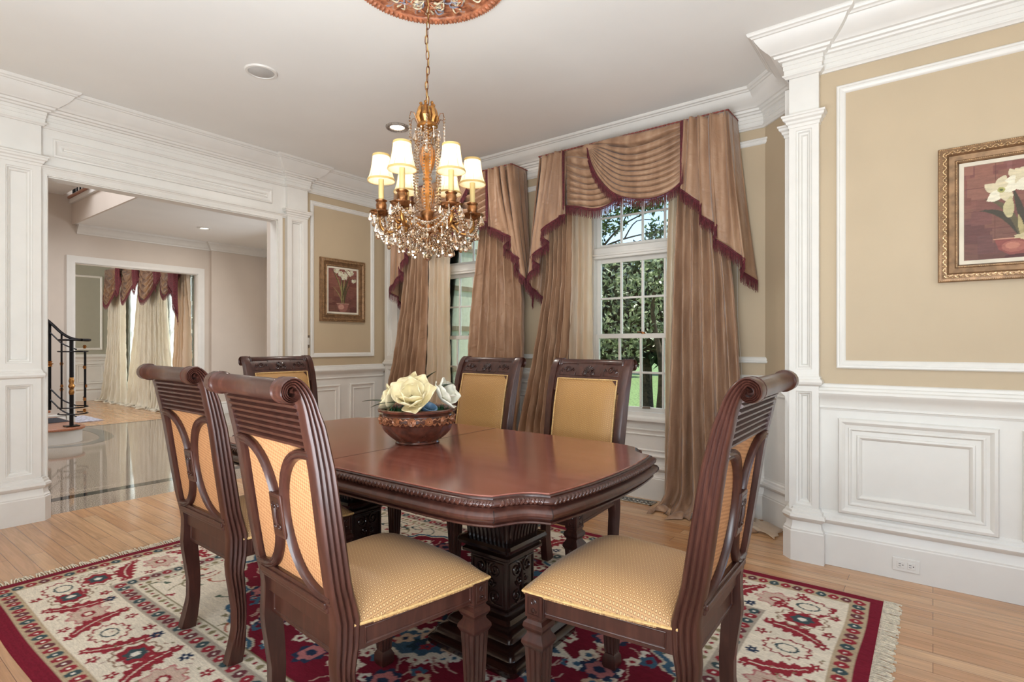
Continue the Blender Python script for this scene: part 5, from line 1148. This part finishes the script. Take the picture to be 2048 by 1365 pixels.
for i, a in enumerate(arm_ang):
    R_ = Matrix.Rotation(a, 4, 'Z')
    arm = MB(); pts = catmull([(.03, 0, 1.775), (.07, 0, 1.80), (.115, 0, 1.785), (.15, 0, 1.752), (.19, 0, 1.748), (.213, 0, 1.775), (.213, 0, 1.812)], 5)
    arm.tube(pts, lambda t: .0085+.002*math.sin(9*t), 8, mat=R_); arm.tube([(px, 0, pz) for px, pz in spiral(.13, 1.812, .022, 1.2, -PI/2)], lambda t: .006-.003*t, 6, mat=R_); arm = arm.build('arm', M['gold'], ch, smooth=60)
    T_ = R_ @ Matrix.Translation((RA, 0, 0))
    cupm = MB(); cupm.lathe([(0, 1.812), (.012, 1.812), (.016, 1.82), (.040, 1.826), (.052, 1.836), (.054, 1.840), (.046, 1.840), (.020, 1.836), (.016, 1.842), (.022, 1.852), (.024, 1.872), (.020, 1.884), (.026, 1.890), (.026, 1.894), (0, 1.894)], 18, mat=T_, wob=lambda q, z: 1+.05*math.cos(9*q) if z < 1.845 else 1+.05*math.cos(6*q)); cupm.build('bobeche', M['bronze'], arm, smooth=50)
    MB().lathe([(0, 1.892), (.0125, 1.892), (.0125, 1.992), (0, 1.994)], 12, mat=T_).build('candle_sleeve', M['candle'], arm)
    MB().sphere((0, 0, 2.035), .016, 10, 8, (1, 1, 1.6), T_).build('bulb', M['bulb'], arm)
    sp = [(.063, 1.984), (.062, 1.990), (.0555, 2.006), (.049, 2.028), (.044, 2.055), (.0405, 2.085), (.039, 2.102)]
    sh = MB().lathe(sp, 24, mat=T_, wob=lambda q, z: 1-.012*abs(math.sin(4*q))).build('lamp_shade', M['shade'], arm, smooth=60)
    tb_ = MB(); tb_.lathe([(.0632, 1.982), (.0648, 1.985), (.063, 1.992), (.0615, 1.990)], 24, mat=T_); tb_.lathe([(.0395, 2.096), (.0410, 2.099), (.040, 2.106), (.0385, 2.104)], 24, mat=T_)
    for q in range(8): tb_.tube([((r_+.0006)*math.cos(q*PI/4), (r_+.0006)*math.sin(q*PI/4), z_) for r_, z_ in sp], .0007, 4, mat=T_)
    part_label(tb_.build('shade_trim', M['lamp_trim'], sh), 'tan braid and seams')
    P0 = T_ @ Vector((0, 0, 2.035)); light('POINT', 'candle_bulb', (HX+P0.x, HY+P0.y, 2.045), 1.9, WARM, .016)
    for q in range(6):
        b_ = q*PI/3+.3; p = T_ @ Vector((.050*math.cos(b_), .050*math.sin(b_), 1.832)); pend(p.x, p.y, p.z, q % 2, a+b_)
    am = a+PI/6; a2 = a+PI/3
    def cp(a_, r_, z_): return (r_*math.cos(a_), r_*math.sin(a_), z_)
    beads([cp(a+(a2-a)*t, RA*(1-.10*math.sin(PI*t))+.035, 1.83-.115*math.sin(PI*t)) for t in np.linspace(0, 1, 14)])
    beads([cp(a+(a2-a)*t, RA*.98, 1.825-.075*math.sin(PI*t)) for t in np.linspace(0, 1, 12)])
    beads([cp(a, .045+(RA-.03-.045)*t, 1.70+.11*t-.06*math.sin(PI*t)) for t in np.linspace(0, 1, 10)])
    beads([cp(a+.2, .05+(.16-.05)*t, 1.685+.09*t-.05*math.sin(PI*t)) for t in np.linspace(0, 1, 10)])
    beads([cp(a+.3, .048+.03*math.sin(PI*t)*.6, 2.235-.40*t) for t in np.linspace(0, 1, 20)], .0058)
    beads([cp(a+.75, .052+.012*t, 2.225-.36*t) for t in np.linspace(0, 1, 20)], .0055)
    wr_ = MB(); wr_.tube([cp(a+.5, .04, 2.24), cp(a+.5, .07, 2.30), cp(a+.5, .085, 2.30), cp(a+.5, .092, 2.275)], .0018, 5); wr_.build('crystal_hook', M['bronze'], ch)
    beads([cp(a+.5, .092, 2.27-.12*t) for t in np.linspace(0, 1, 10)], .0055); p = cp(a+.5, .092, 2.145); pend(*p, 1, a)
    for r_, z_, da in ((.055, 2.225, 0), (.06, 2.20, .5), (.045, 1.725, .2), (.085, 1.735, .1), (.085, 1.745, .8), (.12, 1.755, .35), (.155, 1.745, .15), (.155, 1.755, .75), (.19, 1.765, .5), (.215, 1.74, .52), (.10, 1.705, .5), (.06, 1.70, .9), (.13, 1.72, .9), (.185, 1.735, .2), (.235, 1.76, .9), (.24, 1.775, .3), (.15, 1.70, .6), (.11, 1.685, .1), (.20, 1.725, .85), (.075, 1.685, .65), (.17, 1.715, .35)):
        p = cp(a+da, r_, z_+.008*math.sin(i*3+da*9)); pend(*p, (i+int(da*10)) % 2, a+da)
MB().sphere((0, 0, 1.636), .022, 8, 6).build('crystal_ball', M['crystal'], ch, smooth=0)
random.Random(2).shuffle(PLOC); rest = MB()
for k, (x, y, z, big, ang) in enumerate(PLOC):
    if k < 96:
        o = DM[0 if big else 1]
        if k > 1: o = o.copy(); S.collection.objects.link(o); o.parent = ch
        else: o = DM[k]
        o.location = (x, y, z); o.rotation_euler = (0, 0, ang)
    else:
        tmp = drop(.052, .013) if big else drop(.036, .010); rest.add(tmp.v, tmp.f, Matrix.Translation((x, y, z)) @ Matrix.Rotation(ang, 4, 'Z'))
o = rest.build('crystal_pendants', M['crystal'], ch, smooth=0); o['kind'] = 'stuff'
# ============================================================ WINDOW TREATMENTS
def drape(parent, name, mat, keys, y0, amp, n, seed, pool=0, label=None, ywall=None):
    R = random.Random(seed); ph = [R.uniform(0, 6.28) for _ in range(6)]; wv = [R.uniform(-.35, .35) for _ in range(n+2)]
    ks = sorted(keys, key=lambda k: -k[0]); zs = [k[0] for k in ks][::-1]; xl = [k[1] for k in ks][::-1]; xr = [k[2] for k in ks][::-1]
    zt, zb = ks[0][0], ks[-1][0]; nr = 46; nc = n*12; P = []
    for i in range(nr+1):
        z = zt+(zb-zt)*i/nr; a = np.interp(z, zs, xl); b = np.interp(z, zs, xr); row = []; g = 1-(z-zb)/(zt-zb)
        for j in range(nc+1):
            s_ = j/nc; q = s_*n; k = int(min(n-1, q)); wob = wv[k]*(1-(q-k))+wv[k+1]*(q-k)
            th = 2*PI*(q+.22*wob+.10*math.sin(2.1*z+ph[0]+k)); f_ = math.sin(th)+.28*math.sin(2*th+ph[1])+.18*math.sin(.5*th+ph[2]+1.3*z)
            x = a+(b-a)*(s_+.10/n*math.cos(th)); y = y0-amp*(.75+.5*g+.2*wob)*f_
            y += .004*math.sin(23*z+7*s_*n+ph[3])*(.4+g)+.003*math.sin(41*z-11*s_*n+ph[4])
            if pool and z < .10: t_ = 1-z/.10; y -= pool*t_*t_*(.6+.4*math.sin(th*.5+ph[5])); x += .25*pool*t_*(s_-.5)*2; 
            row.append((x, y, max(z, .004+.003*math.sin(j*1.7))))
        P.append(row)
    if pool:
        row = []
        for j, p in enumerate(P[-1]): row.append((p[0]+.02*math.sin(j*.9), p[1]-pool*.9*(.7+.3*math.sin(j*.55+seed)), .006))
        mid = [((p[0]+q_[0])/2, (p[1]+q_[1])/2, .030+.016*math.sin(j*.8+seed)) for j, (p, q_) in enumerate(zip(P[-1], row))]; P += [mid, row]
    o = MB().grid(P).build(name, mat, parent, smooth=180, solid=.0016)
    if label: part_label(o, label)
    return o
def fringe(parent, pts, ln=.075, seed=0, name='fringe', mat=None):
    """hanging bullion fringe under a bottom edge"""
    pts = catmull(pts, 5) if len(pts) > 2 else pts; m = MB(); acc = 0; k = 0
    m.tube([(p[0], p[1]-.003, p[2]) for p in pts], .0055, 6)
    m.tube([(p[0], p[1]-.003, p[2]-.012) for p in pts], .0035, 5)
    step_ = .0052
    for a, b in zip(pts[:-1], pts[1:]):
        a = np.array(a); b = np.array(b); L_ = np.linalg.norm(b-a); 
        if L_ < 1e-6: continue
        s_ = acc
        while s_ < L_:
            p = a+(b-a)*(s_/L_); w_ = .0021; l2 = ln*(.9+.16*math.sin(k*1.7+seed)); dx = .003*math.sin(k*2.3); dy = .0025*math.sin(k*1.1)
            m.add([(p[0]-w_, p[1]-.003, p[2]), (p[0], p[1]-.003-w_, p[2]), (p[0]+w_, p[1]-.003, p[2]), (p[0]+dx-w_, p[1]-.003+dy, p[2]-l2), (p[0]+dx, p[1]-.003+dy-w_, p[2]-l2), (p[0]+dx+w_, p[1]-.003+dy, p[2]-l2)], [(0, 1, 4, 3), (1, 2, 5, 4), (2, 0, 3, 5), (3, 4, 5)])
            k += 1; s_ += step_
        acc = s_-L_
    return m.build(name, mat or M['burg'], parent, smooth=0)
def swag(parent, top, bot, y0, belly, nf, mat, name='swag', fr=True, seed=0, fl=.075, side=None):
    top = [(x, z) for x, z in top]; T = catmull(top, 12) if len(top) > 2 else [np.array(top[0])+(np.array(top[1])-np.array(top[0]))*k/24 for k in range(25)]
    Bq = catmull(bot, 8); n = 36
    def samp(Q, s_):
        d = [0]
        for a, b in zip(Q[:-1], Q[1:]): d.append(d[-1]+float(np.linalg.norm(np.array(b)-np.array(a))))
        L_ = d[-1]*s_; i = min(len(Q)-2, int(np.searchsorted(d, L_, 'right')-1)); t_ = (L_-d[i])/max(1e-9, d[i+1]-d[i]); return np.array(Q[i])+(np.array(Q[i+1])-np.array(Q[i]))*t_
    P = []; m_ = nf*8
    for j in range(m_+1):
        t_ = j/m_; row = []
        for i in range(n+1):
            s_ = i/n; a = samp(T, s_); b = samp(Bq, s_); t2 = t_**(1.0-.25*math.sin(PI*s_)); p = a+(b-a)*t2; sb = math.sin(PI*s_)
            th = 2*PI*nf*t_**1.12+1.3*math.sin(2.5*s_+seed)+.8*math.sin(5*s_+4*t_+seed)+.9*math.sin(9*t_-3*s_+seed*2)*math.sin(PI*s_); fold = (math.sin(th)+.35*math.sin(2*th+seed))*(.010+.020*sb**.5)*(1-.35*t_)
            edge = .25+.75*min(1, 8*min(s_, 1-s_)) ; y = y0-belly*sb*(t_**.7)-fold*edge; row.append((p[0], y, p[1]+.006*math.cos(th)*sb))
        P.append(row)
    o = MB().grid(P).build(name, mat, parent, smooth=180, solid=.0016)
    if fr: fringe(o, [(p[0], p[1]-.004, p[2]) for p in P[-1]][::3], fl, seed)
    return o, P
def tail(parent, ctrl, ztop, mat, seed=0, fr=True, fl=.082):
    C = [np.array(c, float) for c in ctrl]; D = []
    for a, b in zip(C[:-1], C[1:]):
        for k in range(6): t_ = k/6; D.append(a+(b-a)*t_)
    D.append(C[-1]); P = []; nr = 30
    for j in range(nr+1):
        t_ = j/nr; row = []
        for i, c in enumerate(D):
            x = c[0]+(c[2]-c[0])*t_**1.15; y = c[1]+.030*math.sin(i*1.05+seed)*(1-t_*.45)+.004*math.sin(i*.7+6*t_); z = ztop+(c[3]-ztop)*t_; row.append((x, y-.010*math.sin(PI*t_), z))
        P.append(row)
    o = MB().grid(P).build('tail', mat, parent, smooth=180, solid=.0016)
    if fr: fringe(o, [(p[0], p[1]-.004, p[2]) for p in P[-1]][::2], fl, seed)
    return o
ZT = 2.815
def valance(mirror, label):
    mx = (lambda x: -5.62-x) if mirror else (lambda x: x)
    t = thing('window_valance', label, 'valance', (0, 0, 0), 0, 'silk swag valances over the dining room windows')
    s0 = 5 if mirror else 0
    MB().box(min(mx(-2.66), mx(-1.12)), max(mx(-2.66), mx(-1.12)), 3.895, YW-.002, ZT-.03, ZT).build('mounting_board', M['silk'], t, smooth=0)
    B = lambda L_: [(mx(x), z) for x, z in L_]
    swag(t, B([(-2.41, ZT), (-2.02, ZT)]), B([(-2.40, 2.36), (-2.27, 2.325), (-2.12, 2.285), (-1.99, 2.30), (-1.88, 2.37)]), 3.885, .035, 8, M['silk'], seed=1+s0)
    swag(t, B([(-2.19, ZT), (-1.41, ZT)]), B([(-2.195, 2.79), (-2.14, 2.64), (-2.06, 2.50), (-1.94, 2.37), (-1.80, 2.315), (-1.64, 2.30), (-1.51, 2.33), (-1.42, 2.39)]), 3.872, .05, 10, M['silk'], seed=2+s0)
    Lc = [(-2.40, 3.862, -2.405, 2.29), (-2.43, 3.855, -2.46, 2.27), (-2.52, 3.86, -2.66, 2.17), (-2.47, 3.88, -2.575, 2.08), (-2.58, 3.868, -2.755, 1.97), (-2.54, 3.89, -2.68, 1.90), (-2.66, 3.878, -2.80, 1.80), (-2.665, 3.92, -2.80, 1.75), (-2.665, 4.00, -2.80, 1.70), (-2.665, 4.10, -2.74, 1.62)]
    Rc = [(-1.41, 3.862, -1.435, 2.33), (-1.37, 3.850, -1.40, 2.30), (-1.29, 3.855, -1.285, 2.20), (-1.33, 3.88, -1.30, 2.13), (-1.21, 3.868, -1.18, 2.04), (-1.25, 3.89, -1.21, 1.96), (-1.13, 3.872, -1.08, 1.86), (-1.11, 3.885, -1.00, 1.79), (-1.105, 3.96, -1.05, 1.73), (-1.105, 4.10, -.97, 1.66)]
    tail(t, [(mx(a), b, mx(c_), d) for a, b, c_, d in Lc], ZT, M['silk'], 1+s0); tail(t, [(mx(a), b, mx(c_), d) for a, b, c_, d in Rc], ZT, M['silk'], 3+s0)
    fringe(t, [(mx(-2.41), 3.845, ZT-.01), (mx(-2.405), 3.84, 2.6), (mx(-2.405), 3.845, 2.33)], .02, 1, 'edge_fringe'); fringe(t, [(mx(-1.41), 3.84, ZT-.01), (mx(-1.41), 3.83, 2.6), (mx(-1.425), 3.84, 2.36)], .02, 2, 'edge_fringe')
    for xx in (-2.41, -1.41):                                    # vertical fringed edges between swag and tail
        m = MB()
        for k in range(86): z = ZT-.01-k*.0052; m.tube([(mx(xx)+.004, 3.842, z), (mx(xx)+.0+(.022 if xx < -2 else -.018)*(-1 if mirror else 1), 3.836, z-.012)], .0022, 4, caps=False)
        m.build('edge_fringe', M['burg'], t, smooth=0)
    m = MB(); pth = [(mx(-2.665), 4.12, ZT), (mx(-2.665), 3.865, ZT), (mx(-1.105), 3.865, ZT), (mx(-1.105), 4.12, ZT)]
    for a, b in zip(pth[:-1], pth[1:]):
        a = np.array(a); b = np.array(b); L_ = np.linalg.norm(b-a); n = int(L_/.012)
        for ph in (0, PI): m.tube([tuple(a+(b-a)*k/n+np.array([0, -.003*math.cos(k*1.2+ph), .003*math.sin(k*1.2+ph)])) for k in range(n+1)], .0035, 5)
    m.build('twisted_cord', M['cord'], t, smooth=60); return t
valance(False, 'taupe silk swag valance with burgundy fringe over the right window'); valance(True, 'taupe silk swag valance with burgundy fringe over the left window, behind the chandelier')
def panel_thing(label, group='floor length silk curtains'):
    return thing('curtain', label, 'curtain', (0, 0, 0), 0, group)
t = panel_thing('taupe silk curtain on the left of the right window, cream lining turned out')
drape(t, 'curtain_panel', M['silk'], [(2.76, -2.64, -2.40), (1.78, -2.66, -2.42), (1.43, -2.73, -2.43), (1.0, -2.82, -2.47), (.5, -2.94, -2.50), (0.0, -3.00, -2.48)], 3.985, .042, 6, 4, .03)
drape(t, 'lining', M['lining'], [(2.76, -2.43, -2.27), (1.78, -2.43, -2.255), (1.2, -2.46, -2.24), (.5, -2.52, -2.24), (0, -2.54, -2.24)], 4.03, .028, 3, 5, label='cream silk lining')
t = panel_thing('taupe silk curtain on the right of the right window, pooling on the floor')
drape(t, 'curtain_panel', M['silk'], [(2.76, -1.47, -1.13), (2.1, -1.50, -1.16), (1.7, -1.52, -1.11), (1.18, -1.545, -1.07), (.67, -1.56, -1.04), (.16, -1.58, -1.00), (0, -1.60, -.96)], 3.96, .044, 6, 9, .16)
drape(t, 'lining', M['lining'], [(2.76, -1.57, -1.47), (1.7, -1.60, -1.50), (1.1, -1.615, -1.52), (0, -1.62, -1.53)], 4.02, .024, 2, 10, label='cream silk lining')
hem = MB(); P = []
for i in range(9):
    u = i/8; P.append([(-.97+.19*u+.01*math.sin(j*2.1), 3.93-.12*u*(j/6)-.02*j+.02*math.sin(3*u+j), .012+.05*(1-u)*abs(math.sin(j*1.4+u*3))) for j in range(7)])
hem.grid(P); part_label(hem.build('curtain_hem', M['lining'], t, smooth=180, solid=.0016), 'loose cream corner of the hem on the floor')
t = panel_thing('taupe silk curtain at the left window, in the corner by the white pilaster')
drape(t, 'curtain_panel', M['silk'], [(2.76, -4.42, -4.12), (2.2, -4.42, -4.14), (1.7, -4.48, -4.15), (1.16, -4.60, -4.18), (.78, -4.72, -4.22), (0, -4.84, -4.28)], 3.98, .040, 6, 12, .04)
drape(t, 'lining', M['lining'], [(2.76, -4.13, -3.86), (2.16, -4.14, -3.865), (.97, -4.18, -3.87), (0, -4.24, -3.90)], 4.03, .030, 4, 13, label='cream silk lining')
t = panel_thing('taupe silk curtain on the right of the left window, above the chair beside the bowl')
drape(t, 'curtain_panel', M['silk'], [(2.76, -3.36, -2.96), (2.2, -3.42, -2.98), (1.65, -3.50, -2.91), (1.07, -3.545, -2.92), (.5, -3.56, -3.02), (0, -3.58, -3.08)], 3.98, .040, 6, 15, .04)
drape(t, 'lining', M['lining'], [(2.76, -3.44, -3.36), (1.65, -3.53, -3.46), (0, -3.60, -3.50)], 4.03, .02, 1, 16, label='cream silk lining')
o = MB().tube(catmull([(-1.10, 4.085, 2.2), (-1.105, 4.09, 1.5), (-1.085, 4.09, 1.15), (-1.075, 4.09, .98), (-1.075, 4.09, .6)], 5), .0016, 5).build('pull_cord', M['white']); tag(o, 'thin white curtain pull cord against the tan wall panel', 'cord')

# far room curtains
FG = 'champagne curtains in the far room'
YC = 4.15
for lab, keys, n, sd, mt_ in (('champagne silk curtain at the far left of the distant window wall', [(2.55, -13.85, -13.15), (1.2, -13.95, -13.1), (.4, -14.2, -13.02), (0, -14.4, -12.98)], 7, 21, 'cream_silk'),
        ('champagne silk curtain spreading wide at the floor between the distant windows', [(2.55, -12.30, -11.75), (1.4, -12.5, -11.72), (.5, -12.75, -11.68), (0, -12.85, -11.66)], 8, 22, 'cream_silk'),
        ('champagne silk curtain hanging straight right of the middle of the distant windows', [(2.55, -11.68, -11.15), (1.2, -11.62, -11.0), (0, -11.58, -10.85)], 6, 23, 'cream_silk'),
        ('golden tan curtain at the right edge of the far doorway', [(2.55, -10.55, -10.14), (1.2, -10.62, -10.14), (0, -10.75, -10.14)], 5, 24, 'lining')):
    t = thing('curtain', lab, 'curtain', (0, 0, 0), 0, FG); drape(t, 'curtain_panel', M[mt_], keys, YC, .05, n, sd, .09)
for nm_, a, b in (('white sheer curtain glowing in the left distant window', XE+1.25, XE+2.4), ('white sheer curtain glowing in the right distant window', XE+3.2, XE+4.15)):
    t = thing('sheer_curtain', nm_, 'curtain', (0, 0, 0)); drape(t, 'sheer_panel', M['sheer'], [(2.6, a, b), (0.02, a-.05, b+.05)], YR-.06, .012, 10, int(-a*7), 0)
t = thing('window_valance', 'striped brown scalloped valance with burgundy fringe in the far room', 'valance', (0, 0, 0))
xs_ = [-13.95, -12.95, -12.05, -11.05, -10.14]
for k in range(4):
    a, b = xs_[k], xs_[k+1]; c_ = (a+b)/2; swag(t, [(a, 2.78), (b, 2.78)], [(a+.02, 2.45-.08*(k % 2)), (a+.25, 2.16), (c_, 2.02+.04*(k % 2)), (b-.25, 2.20), (b-.02, 2.50)], YC-.10, .10, 5, M['far_val'], seed=k, fl=.09)
    tail(t, [(b-.10, YC-.16, b-.14, 2.42), (b, YC-.18, b+.0, 2.22), (b+.06, YC-.14, b+.12, 2.46)], 2.78, M['burg'], k, True, .08) if k < 3 else None
tail(t, [(-10.36, YC-.2, -10.46, 2.30), (-10.24, YC-.2, -10.26, 2.0), (-10.15, YC-.16, -10.15, 1.6)], 2.78, M['burg'], 3, True, .08)

# ============================================================ OUTSIDE
struct(MB().box(-60, 40, 4.35, 90, -.62, -.42).build('ground', M['grass'], smooth=0))
hw_ = thing('house_wing', 'pale stucco wing of the house with taupe bands outside the left window', 'building', (-5.06, 5.2, -.42))
MB().box(-.0, .085, -.88, .80, 0, 6.4).build('wall', M['stucco'], hw_, smooth=0)
q_ = MB()
for k in range(18): q_.box(.08, .105+.01*(k % 2), -.42, -.04-.03*(k % 2), .02+k*.35, .34+k*.35)
q_.build('quoin_stones', M['stone'], hw_, smooth=0, bevel=.012)
for z in (1.28, 1.82, 2.35, 2.88, 3.42): MB().box(.08, .10, -.02, .80, z, z+.06).build('band_course', M['band'], hw_, smooth=0)
def cloud(blobs, n, size, seed, flat=.35):
    g = np.random.default_rng(seed); tot = sum(b[6] for b in blobs) if len(blobs[0]) > 6 else len(blobs); V = []; 
    for b in blobs:
        k = int(n*((b[6] if len(b) > 6 else 1)/tot)); d = g.normal(size=(k, 3)); d /= np.linalg.norm(d, axis=1)[:, None]; r = g.random(k)**.45; V.append(np.array(b[:3])+d*r[:, None]*np.array(b[3:6]))
    C = np.concatenate(V); k = len(C); a = g.normal(size=(k, 3)); a /= np.linalg.norm(a, axis=1)[:, None]; b = g.normal(size=(k, 3)); b -= (a*b).sum(1)[:, None]*a; b /= np.linalg.norm(b, axis=1)[:, None]
    s_ = size*(.6+.8*g.random(k))[:, None]; P = np.stack([C-a*s_, C-b*s_*.42, C+a*s_, C+b*s_*.42], 1).reshape(-1, 3); F = np.arange(4*k).reshape(-1, 4); return P, F
def foliage(parent, name, blobs, n, size, seed, mat):
    P, F = cloud(blobs, n, size, seed); me = bpy.data.meshes.new(name); me.from_pydata([tuple(map(float, p)) for p in P], [], [tuple(map(int, f)) for f in F]); me.materials.append(mat); o = bpy.data.objects.new(name, me); S.collection.objects.link(o); o.parent = parent; return o
M['leaves_lit'] = leaves_mat('bright_leaves', (66, 78, 54), (116, 130, 92), (214, 218, 180))  # paler copy of the leaves, sunlight put into the colour
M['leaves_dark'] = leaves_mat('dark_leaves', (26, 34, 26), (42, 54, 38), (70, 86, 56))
def tree(loc, label, trunk, blobs, n, size, seed, mat):
    t = thing('tree', label, 'tree', loc, 0); tk = MB()
    for pts, r in trunk: tk.tube(catmull(pts, 4), (lambda rr: (lambda q: rr*(1-.7*q)))(r), 7)
    tk.build('trunk', M['bark'], t, smooth=60); foliage(t, 'foliage', blobs, n, size, seed, M[mat]); return t
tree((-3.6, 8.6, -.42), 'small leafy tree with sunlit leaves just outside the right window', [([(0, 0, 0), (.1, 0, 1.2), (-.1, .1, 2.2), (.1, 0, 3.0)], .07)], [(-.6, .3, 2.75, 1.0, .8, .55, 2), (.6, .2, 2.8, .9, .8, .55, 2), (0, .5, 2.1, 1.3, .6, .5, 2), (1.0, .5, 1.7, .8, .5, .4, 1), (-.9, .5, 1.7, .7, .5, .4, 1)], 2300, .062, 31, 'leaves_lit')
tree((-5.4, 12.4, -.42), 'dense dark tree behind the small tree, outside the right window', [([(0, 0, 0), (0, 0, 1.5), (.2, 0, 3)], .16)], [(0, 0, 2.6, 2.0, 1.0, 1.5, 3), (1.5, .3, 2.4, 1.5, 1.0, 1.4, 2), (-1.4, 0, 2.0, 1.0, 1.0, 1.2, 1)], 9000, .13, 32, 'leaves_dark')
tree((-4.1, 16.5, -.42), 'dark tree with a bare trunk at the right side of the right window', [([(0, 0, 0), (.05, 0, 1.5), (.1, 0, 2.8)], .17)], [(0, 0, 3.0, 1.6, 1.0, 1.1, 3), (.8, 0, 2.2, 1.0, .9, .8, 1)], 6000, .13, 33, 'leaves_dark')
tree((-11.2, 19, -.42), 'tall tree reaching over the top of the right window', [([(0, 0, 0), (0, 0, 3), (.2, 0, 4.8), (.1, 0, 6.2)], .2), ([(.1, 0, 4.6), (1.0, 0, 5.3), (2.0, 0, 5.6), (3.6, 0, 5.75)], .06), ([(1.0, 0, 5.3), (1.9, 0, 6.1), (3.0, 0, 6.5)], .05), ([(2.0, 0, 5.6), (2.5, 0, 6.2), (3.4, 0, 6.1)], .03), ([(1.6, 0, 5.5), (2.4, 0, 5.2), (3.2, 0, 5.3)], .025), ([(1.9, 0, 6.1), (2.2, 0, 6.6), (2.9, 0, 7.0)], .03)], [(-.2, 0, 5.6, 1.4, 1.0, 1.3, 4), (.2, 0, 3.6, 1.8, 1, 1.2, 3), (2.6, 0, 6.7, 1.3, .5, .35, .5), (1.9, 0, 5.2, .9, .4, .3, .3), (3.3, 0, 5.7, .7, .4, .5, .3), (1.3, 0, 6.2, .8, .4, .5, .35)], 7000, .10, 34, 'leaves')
for k, (x, y) in enumerate(((-14, 26), (-10.5, 30), (-6.5, 26), (-2.5, 30))):
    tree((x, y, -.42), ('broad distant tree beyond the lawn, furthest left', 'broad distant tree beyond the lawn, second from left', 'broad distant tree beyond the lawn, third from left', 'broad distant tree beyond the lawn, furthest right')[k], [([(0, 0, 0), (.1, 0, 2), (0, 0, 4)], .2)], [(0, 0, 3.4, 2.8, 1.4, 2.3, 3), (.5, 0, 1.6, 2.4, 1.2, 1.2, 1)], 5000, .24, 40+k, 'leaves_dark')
tree((-6.4, 8.6, -.42), 'green shrub past the corner of the stucco wing', [([(0, 0, 0), (0, 0, 1.5), (.1, 0, 2.6)], .06)], [(0, 0, 2.0, .8, .6, 1.9, 1), (.4, .2, 3.2, .7, .6, 1.0, 1)], 3500, .09, 50, 'leaves')
for k, (x, y, s_) in enumerate(((-2.9, 7.3, .38), (-3.7, 9.5, .38), (-5.2, 9.9, .38))):
    t = thing('shrub', ('low round shrub under the right window', 'low shrub at the middle of the lawn edge', 'low shrub at the left of the lawn edge')[k], 'shrub', (x, y, -.42)); foliage(t, 'foliage', [(0, 0, s_*.6, s_*1.3, s_, s_*.7)], 1600, .05, 60+k, M['leaves']); MB().tube([(0, 0, 0), (.02, 0, s_*.7)], .02, 6).build('stem', M['bark'], t)
